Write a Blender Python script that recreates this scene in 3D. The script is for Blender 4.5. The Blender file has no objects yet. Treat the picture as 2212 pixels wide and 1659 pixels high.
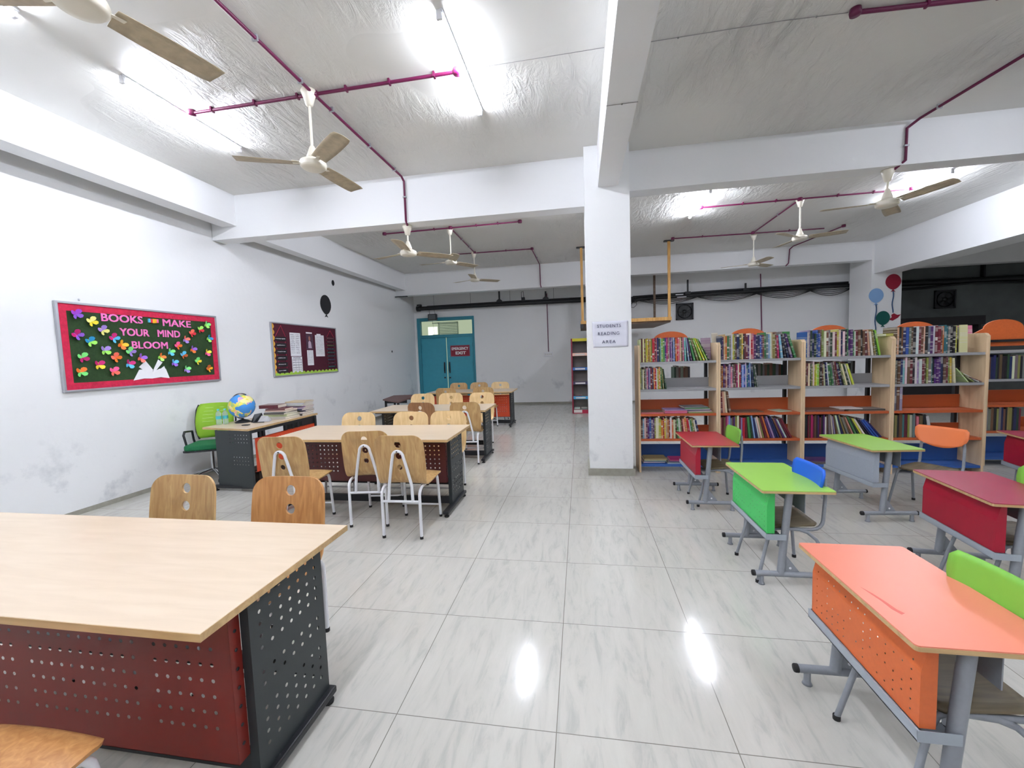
import bpy, bmesh, math, random
from mathutils import Vector, Matrix
random.seed(7)
S = bpy.context.scene
C = S.collection
PI = math.pi

# ---------------------------------------------------------------- camera
F_PX, YAW, PITCH, ROLL, CAM_H = 889.95, -.1658172, -.0709781, -.0344427, 1.5
cam_d = bpy.data.cameras.new('camera')
cam_d.sensor_width = 36.0
cam_d.sensor_fit = 'HORIZONTAL'
cam_d.lens = F_PX / 2212 * 36
cam_d.clip_start = .02
cam = bpy.data.objects.new('camera', cam_d)
C.objects.link(cam)
fw = Vector((math.sin(YAW) * math.cos(PITCH), math.cos(YAW) * math.cos(PITCH), math.sin(PITCH)))
rt = Vector((math.cos(YAW), -math.sin(YAW), 0))
up = rt.cross(fw)
r2 = rt * math.cos(ROLL) + up * math.sin(ROLL)
u2 = -rt * math.sin(ROLL) + up * math.cos(ROLL)
cam.matrix_world = Matrix(((r2.x, u2.x, -fw.x, 0), (r2.y, u2.y, -fw.y, 0), (r2.z, u2.z, -fw.z, CAM_H), (0, 0, 0, 1)))
S.camera = cam

# ---------------------------------------------------------------- world, exposure
w = bpy.data.worlds.new('world'); S.world = w; w.use_nodes = True
w.node_tree.nodes['Background'].inputs[0].default_value = (.75, .82, .9, 1)
w.node_tree.nodes['Background'].inputs[1].default_value = .3
S.view_settings.view_transform = 'Standard'
S.view_settings.look = 'None'
S.view_settings.gamma = 1
S.view_settings.use_curve_mapping = False
S.view_settings.exposure = 1.9
TUBE_POWER = 64.0          # emission strength of the fluorescent tubes
try:
    S.cycles.max_bounces = 10; S.cycles.diffuse_bounces = 6
    S.cycles.use_denoising = True
except Exception:
    pass

# ---------------------------------------------------------------- materials
def srgb(r, g, b):
    f = lambda v: ((v / 255 + .055) / 1.055) ** 2.4 if v > 10 else v / 255 / 12.92
    return (f(r), f(g), f(b), 1)
MATS = {}
def mat(name, rgb, rough=.5, metal=0, spec=.5, noise=0, nscale=8, bump=0, bscale=60, stretch=(1, 1, 1), coat=0):
    if name in MATS: return MATS[name]
    m = bpy.data.materials.new(name); m.use_nodes = True
    nt = m.node_tree; b = nt.nodes['Principled BSDF']
    col = srgb(*rgb)
    b.inputs['Base Color'].default_value = col
    b.inputs['Roughness'].default_value = rough
    b.inputs['Metallic'].default_value = metal
    b.inputs['Specular IOR Level'].default_value = spec
    if coat: b.inputs['Coat Weight'].default_value = coat
    if noise or bump:
        tc = nt.nodes.new('ShaderNodeTexCoord'); mp = nt.nodes.new('ShaderNodeMapping')
        mp.inputs['Scale'].default_value = stretch
        nt.links.new(tc.outputs['Object'], mp.inputs[0])
    if noise:
        n = nt.nodes.new('ShaderNodeTexNoise'); n.inputs['Scale'].default_value = nscale; n.inputs['Detail'].default_value = 5
        nt.links.new(mp.outputs[0], n.inputs['Vector'])
        mr = nt.nodes.new('ShaderNodeMapRange')
        mr.inputs[1].default_value = .3; mr.inputs[2].default_value = .7
        mr.inputs[3].default_value = 1 - noise; mr.inputs[4].default_value = 1 + noise * .5
        nt.links.new(n.outputs[0], mr.inputs[0])
        mx = nt.nodes.new('ShaderNodeVectorMath'); mx.operation = 'SCALE'
        mx.inputs[0].default_value = col[:3]
        nt.links.new(mr.outputs[0], mx.inputs['Scale'])
        nt.links.new(mx.outputs[0], b.inputs['Base Color'])
    if bump:
        n2 = nt.nodes.new('ShaderNodeTexNoise'); n2.inputs['Scale'].default_value = bscale; n2.inputs['Detail'].default_value = 6
        nt.links.new(mp.outputs[0], n2.inputs['Vector'])
        bp = nt.nodes.new('ShaderNodeBump'); bp.inputs['Strength'].default_value = bump; bp.inputs['Distance'].default_value = .02
        nt.links.new(n2.outputs[0], bp.inputs['Height'])
        nt.links.new(bp.outputs[0], b.inputs['Normal'])
    MATS[name] = m
    return m

def emis(name, rgb, strength):
    if name in MATS: return MATS[name]
    m = bpy.data.materials.new(name); m.use_nodes = True
    nt = m.node_tree; nt.nodes.remove(nt.nodes['Principled BSDF'])
    e = nt.nodes.new('ShaderNodeEmission'); e.inputs[0].default_value = srgb(*rgb); e.inputs[1].default_value = strength
    nt.links.new(e.outputs[0], nt.nodes['Material Output'].inputs[0])
    MATS[name] = m
    return m

def floor_mat():
    m = bpy.data.materials.new('vitrified_tile'); m.use_nodes = True
    nt = m.node_tree; L = nt.links; N = nt.nodes.new; b = nt.nodes['Principled BSDF']
    tc = N('ShaderNodeTexCoord')
    sep = N('ShaderNodeSeparateXYZ'); L.new(tc.outputs['Object'], sep.inputs[0])
    def mth(op, a, bb=None):
        n = N('ShaderNodeMath'); n.operation = op
        for i, v in enumerate((a, bb)):
            if v is None: continue
            if isinstance(v, (int, float)): n.inputs[i].default_value = v
            else: L.new(v, n.inputs[i])
        return n.outputs[0]
    TX, TY, X0, Y0 = .6734, .6703, -1.47259, 4.2130
    cx = mth('DIVIDE', mth('SUBTRACT', sep.outputs[0], X0), TX)
    cy = mth('DIVIDE', mth('SUBTRACT', sep.outputs[1], Y0), TY)
    def edge(c):
        f = mth('FRACT', c)
        d = mth('MINIMUM', f, mth('SUBTRACT', 1.0, f))
        return mth('LESS_THAN', d, .0026)
    line = mth('MAXIMUM', edge(cx), edge(cy))
    # each tile has its own strip of veining, running along the room
    cell = N('ShaderNodeCombineXYZ')
    L.new(mth('FLOOR', cx), cell.inputs[0]); L.new(mth('FLOOR', cy), cell.inputs[1])
    wn = N('ShaderNodeTexWhiteNoise'); wn.noise_dimensions = '2D'; L.new(cell.outputs[0], wn.inputs['Vector'])
    off = N('ShaderNodeVectorMath'); off.operation = 'SCALE'; off.inputs['Scale'].default_value = 11
    L.new(wn.outputs['Color'], off.inputs[0])
    ad = N('ShaderNodeVectorMath'); ad.operation = 'ADD'
    L.new(tc.outputs['Object'], ad.inputs[0]); L.new(off.outputs[0], ad.inputs[1])
    mp = N('ShaderNodeMapping'); mp.inputs['Scale'].default_value = (9, 1.7, 1); mp.inputs['Rotation'].default_value = (0, 0, .12)
    L.new(ad.outputs[0], mp.inputs[0])
    n1 = N('ShaderNodeTexNoise'); n1.inputs['Scale'].default_value = 2.2; n1.inputs['Detail'].default_value = 7; n1.inputs['Roughness'].default_value = .65; n1.inputs['Distortion'].default_value = .6
    L.new(mp.outputs[0], n1.inputs['Vector'])
    cr = N('ShaderNodeValToRGB')
    cr.color_ramp.elements[0].position = .32; cr.color_ramp.elements[0].color = srgb(172, 171, 164)
    cr.color_ramp.elements[1].position = .66; cr.color_ramp.elements[1].color = srgb(192, 190, 182)
    e = cr.color_ramp.elements.new(.47); e.color = srgb(187, 185, 177)
    L.new(n1.outputs[0], cr.inputs[0])
    mix = N('ShaderNodeMix'); mix.data_type = 'RGBA'
    L.new(line, mix.inputs[0]); L.new(cr.outputs[0], mix.inputs[6]); mix.inputs[7].default_value = srgb(120, 116, 108)
    L.new(mix.outputs[2], b.inputs['Base Color'])
    b.inputs['Roughness'].default_value = .11
    b.inputs['Specular IOR Level'].default_value = .42
    return m

def ceiling_mat():
    m = bpy.data.materials.new('rough_painted_concrete'); m.use_nodes = True
    nt = m.node_tree; L = nt.links; N = nt.nodes.new; b = nt.nodes['Principled BSDF']
    b.inputs['Base Color'].default_value = srgb(216, 215, 210); b.inputs['Roughness'].default_value = .42
    tc = N('ShaderNodeTexCoord')
    mp = N('ShaderNodeMapping'); mp.inputs['Scale'].default_value = (2.6, .8, 1); mp.inputs['Rotation'].default_value = (0, 0, .15)
    L.new(tc.outputs['Object'], mp.inputs[0])
    n1 = N('ShaderNodeTexNoise'); n1.inputs['Scale'].default_value = 3.5; n1.inputs['Detail'].default_value = 9; n1.inputs['Roughness'].default_value = .62; n1.inputs['Distortion'].default_value = 1.1
    L.new(mp.outputs[0], n1.inputs['Vector'])
    n2 = N('ShaderNodeTexNoise'); n2.inputs['Scale'].default_value = .55; n2.inputs['Detail'].default_value = 2
    L.new(tc.outputs['Object'], n2.inputs['Vector'])
    mr = N('ShaderNodeMapRange'); mr.inputs[1].default_value = .42; mr.inputs[2].default_value = .6; L.new(n2.outputs[0], mr.inputs[0])
    mu = N('ShaderNodeMath'); mu.operation = 'MULTIPLY'; L.new(n1.outputs[0], mu.inputs[0]); L.new(mr.outputs[0], mu.inputs[1])
    bp = N('ShaderNodeBump'); bp.inputs['Strength'].default_value = .9; bp.inputs['Distance'].default_value = .06
    L.new(mu.outputs[0], bp.inputs['Height']); L.new(bp.outputs[0], b.inputs['Normal'])
    return m

def wall_mat():
    m = bpy.data.materials.new('white_wall_paint'); m.use_nodes = True
    nt = m.node_tree; L = nt.links; N = nt.nodes.new; b = nt.nodes['Principled BSDF']
    tc = N('ShaderNodeTexCoord')
    n1 = N('ShaderNodeTexNoise'); n1.inputs['Scale'].default_value = 2.3; n1.inputs['Detail'].default_value = 6; n1.inputs['Roughness'].default_value = .6
    L.new(tc.outputs['Object'], n1.inputs['Vector'])
    sep = N('ShaderNodeSeparateXYZ'); L.new(tc.outputs['Object'], sep.inputs[0])
    # scuffs gather on the lowest metre of the paint
    low = N('ShaderNodeMapRange'); low.inputs[1].default_value = 1.3; low.inputs[2].default_value = .1; L.new(sep.outputs[2], low.inputs[0])
    thr = N('ShaderNodeMapRange'); thr.inputs[1].default_value = .56; thr.inputs[2].default_value = .74; L.new(n1.outputs[0], thr.inputs[0])
    mu = N('ShaderNodeMath'); mu.operation = 'MULTIPLY'; L.new(low.outputs[0], mu.inputs[0]); L.new(thr.outputs[0], mu.inputs[1])
    mix = N('ShaderNodeMix'); mix.data_type = 'RGBA'; L.new(mu.outputs[0], mix.inputs[0])
    mix.inputs[6].default_value = srgb(230, 231, 231); mix.inputs[7].default_value = srgb(168, 172, 177)
    L.new(mix.outputs[2], b.inputs['Base Color']); b.inputs['Roughness'].default_value = .5
    n3 = N('ShaderNodeTexNoise'); n3.inputs['Scale'].default_value = 14; n3.inputs['Detail'].default_value = 4
    L.new(tc.outputs['Object'], n3.inputs['Vector'])
    bp = N('ShaderNodeBump'); bp.inputs['Strength'].default_value = .12; bp.inputs['Distance'].default_value = .02
    L.new(n3.outputs[0], bp.inputs['Height']); L.new(bp.outputs[0], b.inputs['Normal'])
    return m

def wood_mat(name, c1, c2, rough=.4, scale=(26, 26, 2.2), nz=3.0, stain=0):
    if name in MATS: return MATS[name]
    m = bpy.data.materials.new(name); m.use_nodes = True
    nt = m.node_tree; L = nt.links; N = nt.nodes.new; b = nt.nodes['Principled BSDF']
    tc = N('ShaderNodeTexCoord'); oi = N('ShaderNodeObjectInfo')
    ad = N('ShaderNodeVectorMath'); ad.operation = 'ADD'
    L.new(tc.outputs['Object'], ad.inputs[0]); L.new(oi.outputs['Random'], ad.inputs[1])
    mp = N('ShaderNodeMapping'); mp.inputs['Scale'].default_value = scale; L.new(ad.outputs[0], mp.inputs[0])
    n1 = N('ShaderNodeTexNoise'); n1.inputs['Scale'].default_value = 1.0; n1.inputs['Detail'].default_value = 4; n1.inputs['Distortion'].default_value = nz * .4
    L.new(mp.outputs[0], n1.inputs['Vector'])
    cr = N('ShaderNodeValToRGB'); cr.color_ramp.elements[0].position = .33; cr.color_ramp.elements[1].position = .68
    cr.color_ramp.elements[0].color = srgb(*c1); cr.color_ramp.elements[1].color = srgb(*c2)
    L.new(n1.outputs[0], cr.inputs[0])
    out = cr.outputs[0]
    if stain:
        n2 = N('ShaderNodeTexNoise'); n2.inputs['Scale'].default_value = 7; n2.inputs['Detail'].default_value = 5
        L.new(ad.outputs[0], n2.inputs['Vector'])
        mr = N('ShaderNodeMapRange'); mr.inputs[1].default_value = .55; mr.inputs[2].default_value = .75; mr.inputs[4].default_value = stain
        L.new(n2.outputs[0], mr.inputs[0])
        mx = N('ShaderNodeMix'); mx.data_type = 'RGBA'; L.new(mr.outputs[0], mx.inputs[0]); L.new(out, mx.inputs[6])
        mx.inputs[7].default_value = srgb(120, 92, 62)
        out = mx.outputs[2]
    L.new(out, b.inputs['Base Color']); b.inputs['Roughness'].default_value = rough
    MATS[name] = m
    return m

def book_mat(name, per_object):
    m = bpy.data.materials.new(name); m.use_nodes = True
    nt = m.node_tree; L = nt.links; N = nt.nodes.new; b = nt.nodes['Principled BSDF']
    tc = N('ShaderNodeTexCoord')
    if per_object:
        oi = N('ShaderNodeObjectInfo'); col = oi.outputs['Color']
        # printed title blocks: bands up the spine, placed by the book's own random number
        sep = N('ShaderNodeSeparateXYZ'); L.new(tc.outputs['Generated'], sep.inputs[0])
        ma = N('ShaderNodeMath'); ma.operation = 'MULTIPLY_ADD'; L.new(sep.outputs[2], ma.inputs[0])
        mf = N('ShaderNodeMath'); mf.operation = 'MULTIPLY_ADD'; L.new(oi.outputs['Random'], mf.inputs[0]); mf.inputs[1].default_value = 5; mf.inputs[2].default_value = 1.2; L.new(mf.outputs[0], ma.inputs[1])
        m3 = N('ShaderNodeMath'); m3.operation = 'MULTIPLY'; L.new(oi.outputs['Random'], m3.inputs[0]); m3.inputs[1].default_value = 97
        L.new(m3.outputs[0], ma.inputs[2])
        n = N('ShaderNodeTexNoise'); n.noise_dimensions = '1D'; n.inputs['Scale'].default_value = 1.3; n.inputs['Detail'].default_value = 1
        L.new(ma.outputs[0], n.inputs['W'])
        cr = N('ShaderNodeValToRGB'); cr.color_ramp.interpolation = 'CONSTANT'
        cr.color_ramp.elements[0].position = 0; cr.color_ramp.elements[0].color = (.35, .35, .4, 1)
        cr.color_ramp.elements[1].position = .4; cr.color_ramp.elements[1].color = (0, 0, 0, 1)
        e = cr.color_ramp.elements.new(.62); e.color = (.9, .9, .9, 1)
        e = cr.color_ramp.elements.new(.66); e.color = (0, 0, 0, 1)
        L.new(n.outputs[0], cr.inputs[0])
        mx = N('ShaderNodeMix'); mx.data_type = 'RGBA'; L.new(cr.outputs[0], mx.inputs[0]); L.new(col, mx.inputs[6])
        mx.inputs[7].default_value = srgb(205, 200, 190)
        L.new(mx.outputs[2], b.inputs['Base Color'])
    else:
        at = N('ShaderNodeAttribute'); at.attribute_name = 'Col'
        L.new(at.outputs['Color'], b.inputs['Base Color'])
    b.inputs['Roughness'].default_value = .45
    return m

M_FLOOR = floor_mat(); M_CEIL = ceiling_mat(); M_WALL = wall_mat()
M_BEAM = mat('white_beam_paint', (228, 229, 230), .5, bump=.15, bscale=9)
M_SKIRT = mat('cement_skirting', (150, 148, 136), .6, noise=.12, nscale=20)
M_LAM = wood_mat('beech_laminate', (203, 183, 158), (211, 192, 168), .28, (3, 22, 22), 1.5)
M_EDGE = wood_mat('beech_edge_band', (178, 146, 100), (200, 168, 120), .45, (3, 30, 30))
M_GREY = mat('charcoal_powder_coat', (40, 46, 48), .5, bump=.05, bscale=300)
M_BLACK = mat('black_powder_coat', (26, 28, 32), .42)
M_MAROON = mat('maroon_powder_coat', (110, 24, 12), .42)
M_OXBLOOD = mat('dark_maroon_powder_coat', (74, 20, 20), .42)
M_ORED = mat('orange_red_powder_coat', (196, 66, 32), .42)
M_WHITE = mat('white_enamel', (225, 226, 230), .3)
M_PLY = wood_mat('plywood_tan', (172, 134, 84), (200, 166, 114), .42, (30, 30, 2.2), 3, .35)
M_PLYP = wood_mat('plywood_pale', (214, 180, 126), (232, 202, 150), .4, (30, 30, 2.2), 2, .08)
M_PLYH = wood_mat('plywood_honey', (176, 122, 70), (204, 152, 96), .36, (34, 34, 2.0), 3, .12)
M_PLYB = wood_mat('plywood_brown', (140, 98, 62), (166, 122, 84), .42, (30, 30, 2.2), 3, .3)
M_TAN = wood_mat('bookcase_tan_laminate', (206, 178, 142), (222, 196, 160), .45, (20, 20, 2), 2)
M_SHG = mat('grey_shelf_metal', (150, 150, 152), .45)
M_SHO = mat('orange_brown_shelf_metal', (176, 82, 38), .45)
M_SHB = mat('blue_shelf_metal', (44, 88, 158), .45)
M_CROWN = mat('orange_crown_board', (206, 100, 44), .5, noise=.08, nscale=40)
M_RUBBER = mat('black_rubber', (20, 20, 22), .7)
M_CONDUIT = mat('magenta_conduit', (98, 14, 62), .38)
M_FANW = mat('cream_fan_enamel', (222, 216, 200), .35)
M_FANB = mat('dusty_fan_blade', (184, 170, 144), .5, noise=.2, nscale=18)
M_TUBE = emis('lit_fluorescent_tube', (236, 241, 255), TUBE_POWER)
M_TUBE2 = emis('bright_fluorescent_tube', (236, 241, 255), TUBE_POWER * 1.6)
M_DGREY = mat('desk_grey_enamel', (138, 142, 148), .38, noise=.05, nscale=60)
M_TRAY = mat('desk_tray_grey', (158, 166, 174), .42)
M_PAPER = mat('white_paper', (232, 232, 236), .7, noise=.03, nscale=12)
M_INK = mat('dark_ink', (30, 34, 70), .7)
M_PAGES = mat('book_pages', (222, 214, 196), .8, noise=.1, nscale=90, stretch=(20, 1, 1))
M_BOOK = book_mat('book_cover', True); M_BOOKS = book_mat('book_cover_mixed', False)
M_ALU = mat('aluminium_frame', (176, 178, 184), .35, metal=.6)

# ---------------------------------------------------------------- mesh builder
def chain(o):
    l = Vector((0, 0, 0))
    while o is not None: l += Vector(o.location); o = o.parent
    return l
class MB:
    def __init__(s): s.v = []; s.f = []; s.mi = []; s.sm = []
    def add(s, vs, fs, mi=0, smooth=False):
        o = len(s.v); s.v += [tuple(v) for v in vs]
        for f in fs:
            s.f.append([i + o for i in f]); s.mi.append(mi); s.sm.append(smooth)
        return s
    def box(s, x0, y0, z0, x1, y1, z1, mi=0):
        vs = [(x0, y0, z0), (x1, y0, z0), (x1, y1, z0), (x0, y1, z0), (x0, y0, z1), (x1, y0, z1), (x1, y1, z1), (x0, y1, z1)]
        return s.add(vs, [(0, 3, 2, 1), (4, 5, 6, 7), (0, 1, 5, 4), (1, 2, 6, 5), (2, 3, 7, 6), (3, 0, 4, 7)], mi)
    def tube(s, pts, r, n=12, mi=0, cap=True, r1=None):
        pts = [Vector(p) for p in pts]; rings = []
        up0 = None; m = len(pts)
        for i, p in enumerate(pts):
            if i == 0: d = pts[1] - p
            elif i == m - 1: d = p - pts[i - 1]
            else: d = (pts[i + 1] - p).normalized() + (p - pts[i - 1]).normalized()
            d.normalize()
            if up0 is None:
                a = Vector((0, 0, 1)) if abs(d.z) < .9 else Vector((1, 0, 0))
                up0 = (a - d * a.dot(d)).normalized()
            else:
                up0 = (up0 - d * up0.dot(d)).normalized()
            side = d.cross(up0)
            rr = r if r1 is None else r + (r1 - r) * i / (m - 1)
            rings.append([p + (up0 * math.cos(2 * PI * k / n) + side * math.sin(2 * PI * k / n)) * rr for k in range(n)])
        vs = [q for ring in rings for q in ring]
        fs = [(i * n + k, i * n + (k + 1) % n, (i + 1) * n + (k + 1) % n, (i + 1) * n + k) for i in range(m - 1) for k in range(n)]
        s.add(vs, fs, mi, True)
        if cap:
            s.add(rings[0], [tuple(range(n))], mi); s.add(rings[-1], [tuple(reversed(range(n)))], mi)
        return s
    def lathe(s, prof, cx=0, cy=0, cz=0, n=24, mi=0, axis='z'):
        vs = []
        for r, h in prof:
            for k in range(n):
                a = 2 * PI * k / n; c, d = r * math.cos(a), r * math.sin(a)
                vs.append({'z': (cx + c, cy + d, cz + h), 'x': (cx + h, cy + c, cz + d), 'y': (cx + c, cy + h, cz + d)}[axis])
        fs = [(i * n + k, i * n + (k + 1) % n, (i + 1) * n + (k + 1) % n, (i + 1) * n + k) for i in range(len(prof) - 1) for k in range(n)]
        return s.add(vs, fs, mi, True)
    def prism(s, poly, p0, ux, uy, th, mi=0):
        # polygon in the plane p0 + a*ux + b*uy, thickened by vector th
        p0 = Vector(p0); ux = Vector(ux); uy = Vector(uy); th = Vector(th); n = len(poly)
        a = [p0 + ux * x + uy * y for x, y in poly]; b = [q + th for q in a]
        return s.add(a + b, [tuple(reversed(range(n))), tuple(range(n, 2 * n))] + [(i, (i + 1) % n, n + (i + 1) % n, n + i) for i in range(n)], mi)
    def build(s, name, mats, parent=None, world=False, smooth=None, bevel=0):
        me = bpy.data.meshes.new(name)
        vs = s.v
        if world and parent is not None:
            l = chain(parent); vs = [(x - l.x, y - l.y, z - l.z) for x, y, z in vs]
        me.from_pydata(vs, [], s.f)
        if not isinstance(mats, (list, tuple)): mats = [mats]
        for m in mats: me.materials.append(m)
        me.polygons.foreach_set('material_index', s.mi)
        me.polygons.foreach_set('use_smooth', s.sm)
        me.update()
        bm = bmesh.new(); bm.from_mesh(me); bmesh.ops.recalc_face_normals(bm, faces=bm.faces)
        bm.to_mesh(me); bm.free()
        o = bpy.data.objects.new(name, me); C.objects.link(o)
        if parent is not None: o.parent = parent
        if bevel:
            b = o.modifiers.new('bevel', 'BEVEL'); b.width = bevel; b.segments = 2; b.limit_method = 'ANGLE'
        return o

def thing(name, label, cat, loc=(0, 0, 0), rz=0, group=None):
    o = bpy.data.objects.new(name, None); C.objects.link(o)
    o.empty_display_size = .1
    o.location = loc; o.rotation_euler = (0, 0, rz)
    o['label'] = label; o['category'] = cat
    if group: o['group'] = group
    return o
def tag(o, label, cat, group=None):
    o['label'] = label; o['category'] = cat
    if group: o['group'] = group
    return o
def struct(o):
    o['kind'] = 'structure'; return o
def kids(o): return [c for c in bpy.data.objects if c.parent == o]
def dup(root, loc, rz, label, group=None, mats=None):
    r = root.copy(); C.objects.link(r); r.location = loc; r.rotation_euler = (0, 0, rz); r['label'] = label
    if group: r['group'] = group
    for ch in kids(root):
        c = ch.copy(); C.objects.link(c); c.parent = r
        if mats and ch.name.split('.')[0] in mats:
            me = c.data.copy(); c.data = me
            for i, m in enumerate(mats[ch.name.split('.')[0]]):
                if m is not None: me.materials[i] = m
        for g in kids(ch):
            d = g.copy(); C.objects.link(d); d.parent = c
    return r
def arc(cx, cy, r, a0, a1, n=8):
    return [(cx + r * math.cos(a0 + (a1 - a0) * i / n), cy + r * math.sin(a0 + (a1 - a0) * i / n)) for i in range(n + 1)]
def rrect(x0, y0, x1, y1, r, n=5):
    p = []
    for cx, cy, a in ((x1 - r, y0 + r, -PI / 2), (x1 - r, y1 - r, 0), (x0 + r, y1 - r, PI / 2), (x0 + r, y0 + r, PI)):
        p += arc(cx, cy, r, a, a + PI / 2, n)
    return p

def perf_sheet(nx, nz, px, pz, hr, mask, mx, mz0, mz1):
    """sheet in the XZ plane with real octagonal holes; returns verts, faces, width, height"""
    vs, fs = [], []
    def q(a, b, c, d): o = len(vs); vs.extend([(a, 0, b), (c, 0, b), (c, 0, d), (a, 0, d)]); fs.append((o, o + 1, o + 2, o + 3))
    for i in range(nx):
        for j in range(nz):
            x0, z0 = mx + i * px, mz0 + j * pz; x1, z1 = x0 + px, z0 + pz
            if not mask(i, j): q(x0, z0, x1, z1); continue
            cx, cz = (x0 + x1) / 2, (z0 + z1) / 2; o = len(vs)
            outer = [(x1, cz), (x1, z1), (cx, z1), (x0, z1), (x0, cz), (x0, z0), (cx, z0), (x1, z0)]
            vs.extend([(a, 0, b) for a, b in outer])
            vs.extend([(cx + hr * math.cos(k * PI / 4), 0, cz + hr * math.sin(k * PI / 4)) for k in range(8)])
            for k in range(8): fs.append((o + k, o + (k + 1) % 8, o + 8 + (k + 1) % 8, o + 8 + k))
    W = nx * px + 2 * mx; H = mz0 + mz1 + nz * pz
    zl = [0, mz0] + [mz0 + pz * (j + 1) for j in range(nz)] + [H]
    for za, zb in zip(zl[:-1], zl[1:]): q(0, za, mx, zb); q(W - mx, za, W, zb)
    q(mx, 0, W - mx, mz0); q(mx, H - mz1, W - mx, H)
    return vs, fs, W, H

def mesh_from(o):
    dg = bpy.context.evaluated_depsgraph_get(); dg.update()
    return bpy.data.meshes.new_from_object(o.evaluated_get(dg))

def text_part(body, width, height, M, m, parent, name='lettering', world=True, ext=.0015, bold=.0, spacing=1.0, fat=0):
    cu = bpy.data.curves.new(name, 'FONT'); cu.body = body; cu.align_x = 'CENTER'; cu.align_y = 'CENTER'
    cu.offset = bold; cu.space_character = spacing; cu.resolution_u = 3
    t = bpy.data.objects.new(name, cu); C.objects.link(t)
    me = mesh_from(t)
    bpy.data.objects.remove(t); bpy.data.curves.remove(cu)
    xs = [v.co.x for v in me.vertices]; ys = [v.co.y for v in me.vertices]
    w0, h0 = max(xs) - min(xs), max(ys) - min(ys); cx, cy = (max(xs) + min(xs)) / 2, (max(ys) + min(ys)) / 2
    l = chain(parent) if (world and parent) else Vector((0, 0, 0))
    bm = bmesh.new(); bm.from_mesh(me)
    for v in bm.verts: v.co = Vector(((v.co.x - cx) / w0 * width, (v.co.y - cy) / h0 * height, 0))
    bmesh.ops.remove_doubles(bm, verts=bm.verts, dist=1e-5)
    r = bmesh.ops.extrude_face_region(bm, geom=bm.faces[:])
    for v in [g for g in r['geom'] if isinstance(g, bmesh.types.BMVert)]: v.co.z += ext
    bmesh.ops.recalc_face_normals(bm, faces=bm.faces)
    for v in bm.verts: v.co = M @ v.co - l
    bm.to_mesh(me); bm.free()
    me.materials.clear(); me.materials.append(m)
    if fat:
        bm = bmesh.new(); nrm = (M.to_3x3() @ Vector((0, 0, 1)))
        ux, uy = M.to_3x3() @ Vector((1, 0, 0)), M.to_3x3() @ Vector((0, 1, 0))
        for k, (a, c_) in enumerate(((-1, -.6), (1, -.6), (-1, .6), (1, .6), (0, 0))):
            bt = me.copy(); bt.transform(Matrix.Translation((ux * a + uy * c_) * fat + nrm * .0002 * k)); bm.from_mesh(bt); bpy.data.meshes.remove(bt)
        bm.to_mesh(me); bm.free()
    o = bpy.data.objects.new(name, me); C.objects.link(o); o.parent = parent
    return o
def M_leftwall(x, y, z): return Matrix(((0, 0, 1, x), (1, 0, 0, y), (0, 1, 0, z), (0, 0, 0, 1)))   # faces +x
def M_front(x, y, z): return Matrix(((1, 0, 0, x), (0, 0, -1, y), (0, 1, 0, z), (0, 0, 0, 1)))      # faces -y

# ================================================================ THE ROOM
ZC = 3.87
def plane(name, pts, m):
    b = MB(); b.add(pts, [tuple(range(len(pts)))]); return struct(b.build(name, m))
X1 = 13.0; YB = -4.2; YF = 12.3
def slab(name, x0, y0, z0, x1, y1, z1, m, parent=None):
    b = MB(); b.box(x0, y0, z0, x1, y1, z1); o = b.build(name, m, parent)
    if parent is None: struct(o)
    return o
slab('floor', -5.5, YB, -.12, X1, YF + 1.2, 0, M_FLOOR)
slab('ceiling', -5.5, YB, ZC, X1, YF + 1.2, ZC + .15, M_CEIL)
YK = 8.5      # the wall bends in slightly past the second noticeboard
b = MB()
for (xa, ya), (xb, yb_) in (((-5.165, YB), (-5.165, YK)), ((-5.165, YK), (-5.07, YF))):
    b.add([(xa, ya, 0), (xb, yb_, 0), (xb, yb_, ZC), (xa, ya, ZC), (-5.4, ya, 0), (-5.4, yb_, 0), (-5.4, yb_, ZC), (-5.4, ya, ZC)],
          [(0, 1, 2, 3), (4, 7, 6, 5), (0, 4, 5, 1), (3, 2, 6, 7), (0, 3, 7, 4), (1, 5, 6, 2)])
struct(b.build('wall_left', M_WALL))
slab('wall_near', -5.4, YB - .2, 0, X1, YB, ZC, M_WALL)
slab('wall_right', X1, YB, 0, X1 + .2, YF, ZC, M_WALL)
# far wall with the doorway cut out (x -4.99..-3.17, z 0..2.72)
b = MB(); DX0, DX1, DZ = -4.99, -3.165, 2.72
b.box(-5.4, YF, 0, DX0, YF + .2, ZC); b.box(DX1, YF, 0, 7.43, YF + .2, ZC); b.box(DX0, YF, DZ, DX1, YF + .2, ZC)
struct(b.build('wall_far', M_WALL))
slab('wall_far_right', 7.43, YF, 0, X1, YF + .2, ZC, mat('shaded_bay_grey', (96, 101, 100), .6, noise=.15, nscale=3))  # darker wall colour stands in for the shade of the unlit bay
# beams
def beam(x0, y0, z0, x1, y1): return slab('ceiling_beam', x0, y0, z0, x1, y1, ZC, M_BEAM)
beam(-5.16, 5.27, 3.28, .09, 5.49)
beam(.60, 5.27, 3.41, X1, 5.49)
beam(.245, YB, 3.40, .475, 5.03)
beam(-4.98, YB, 3.45, -4.755, 5.27)
beam(-5.0, 5.49, 3.40, -4.80, 11.1)
beam(-5.1, 11.1, 3.262, .25, 11.34)
beam(.25, 11.1, 3.43, 6.8, 11.34)
beam(6.85, YB, 3.107, 7.4, 11.1)
beam(7.43, 11.1, 3.2, X1, 11.34)
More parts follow.
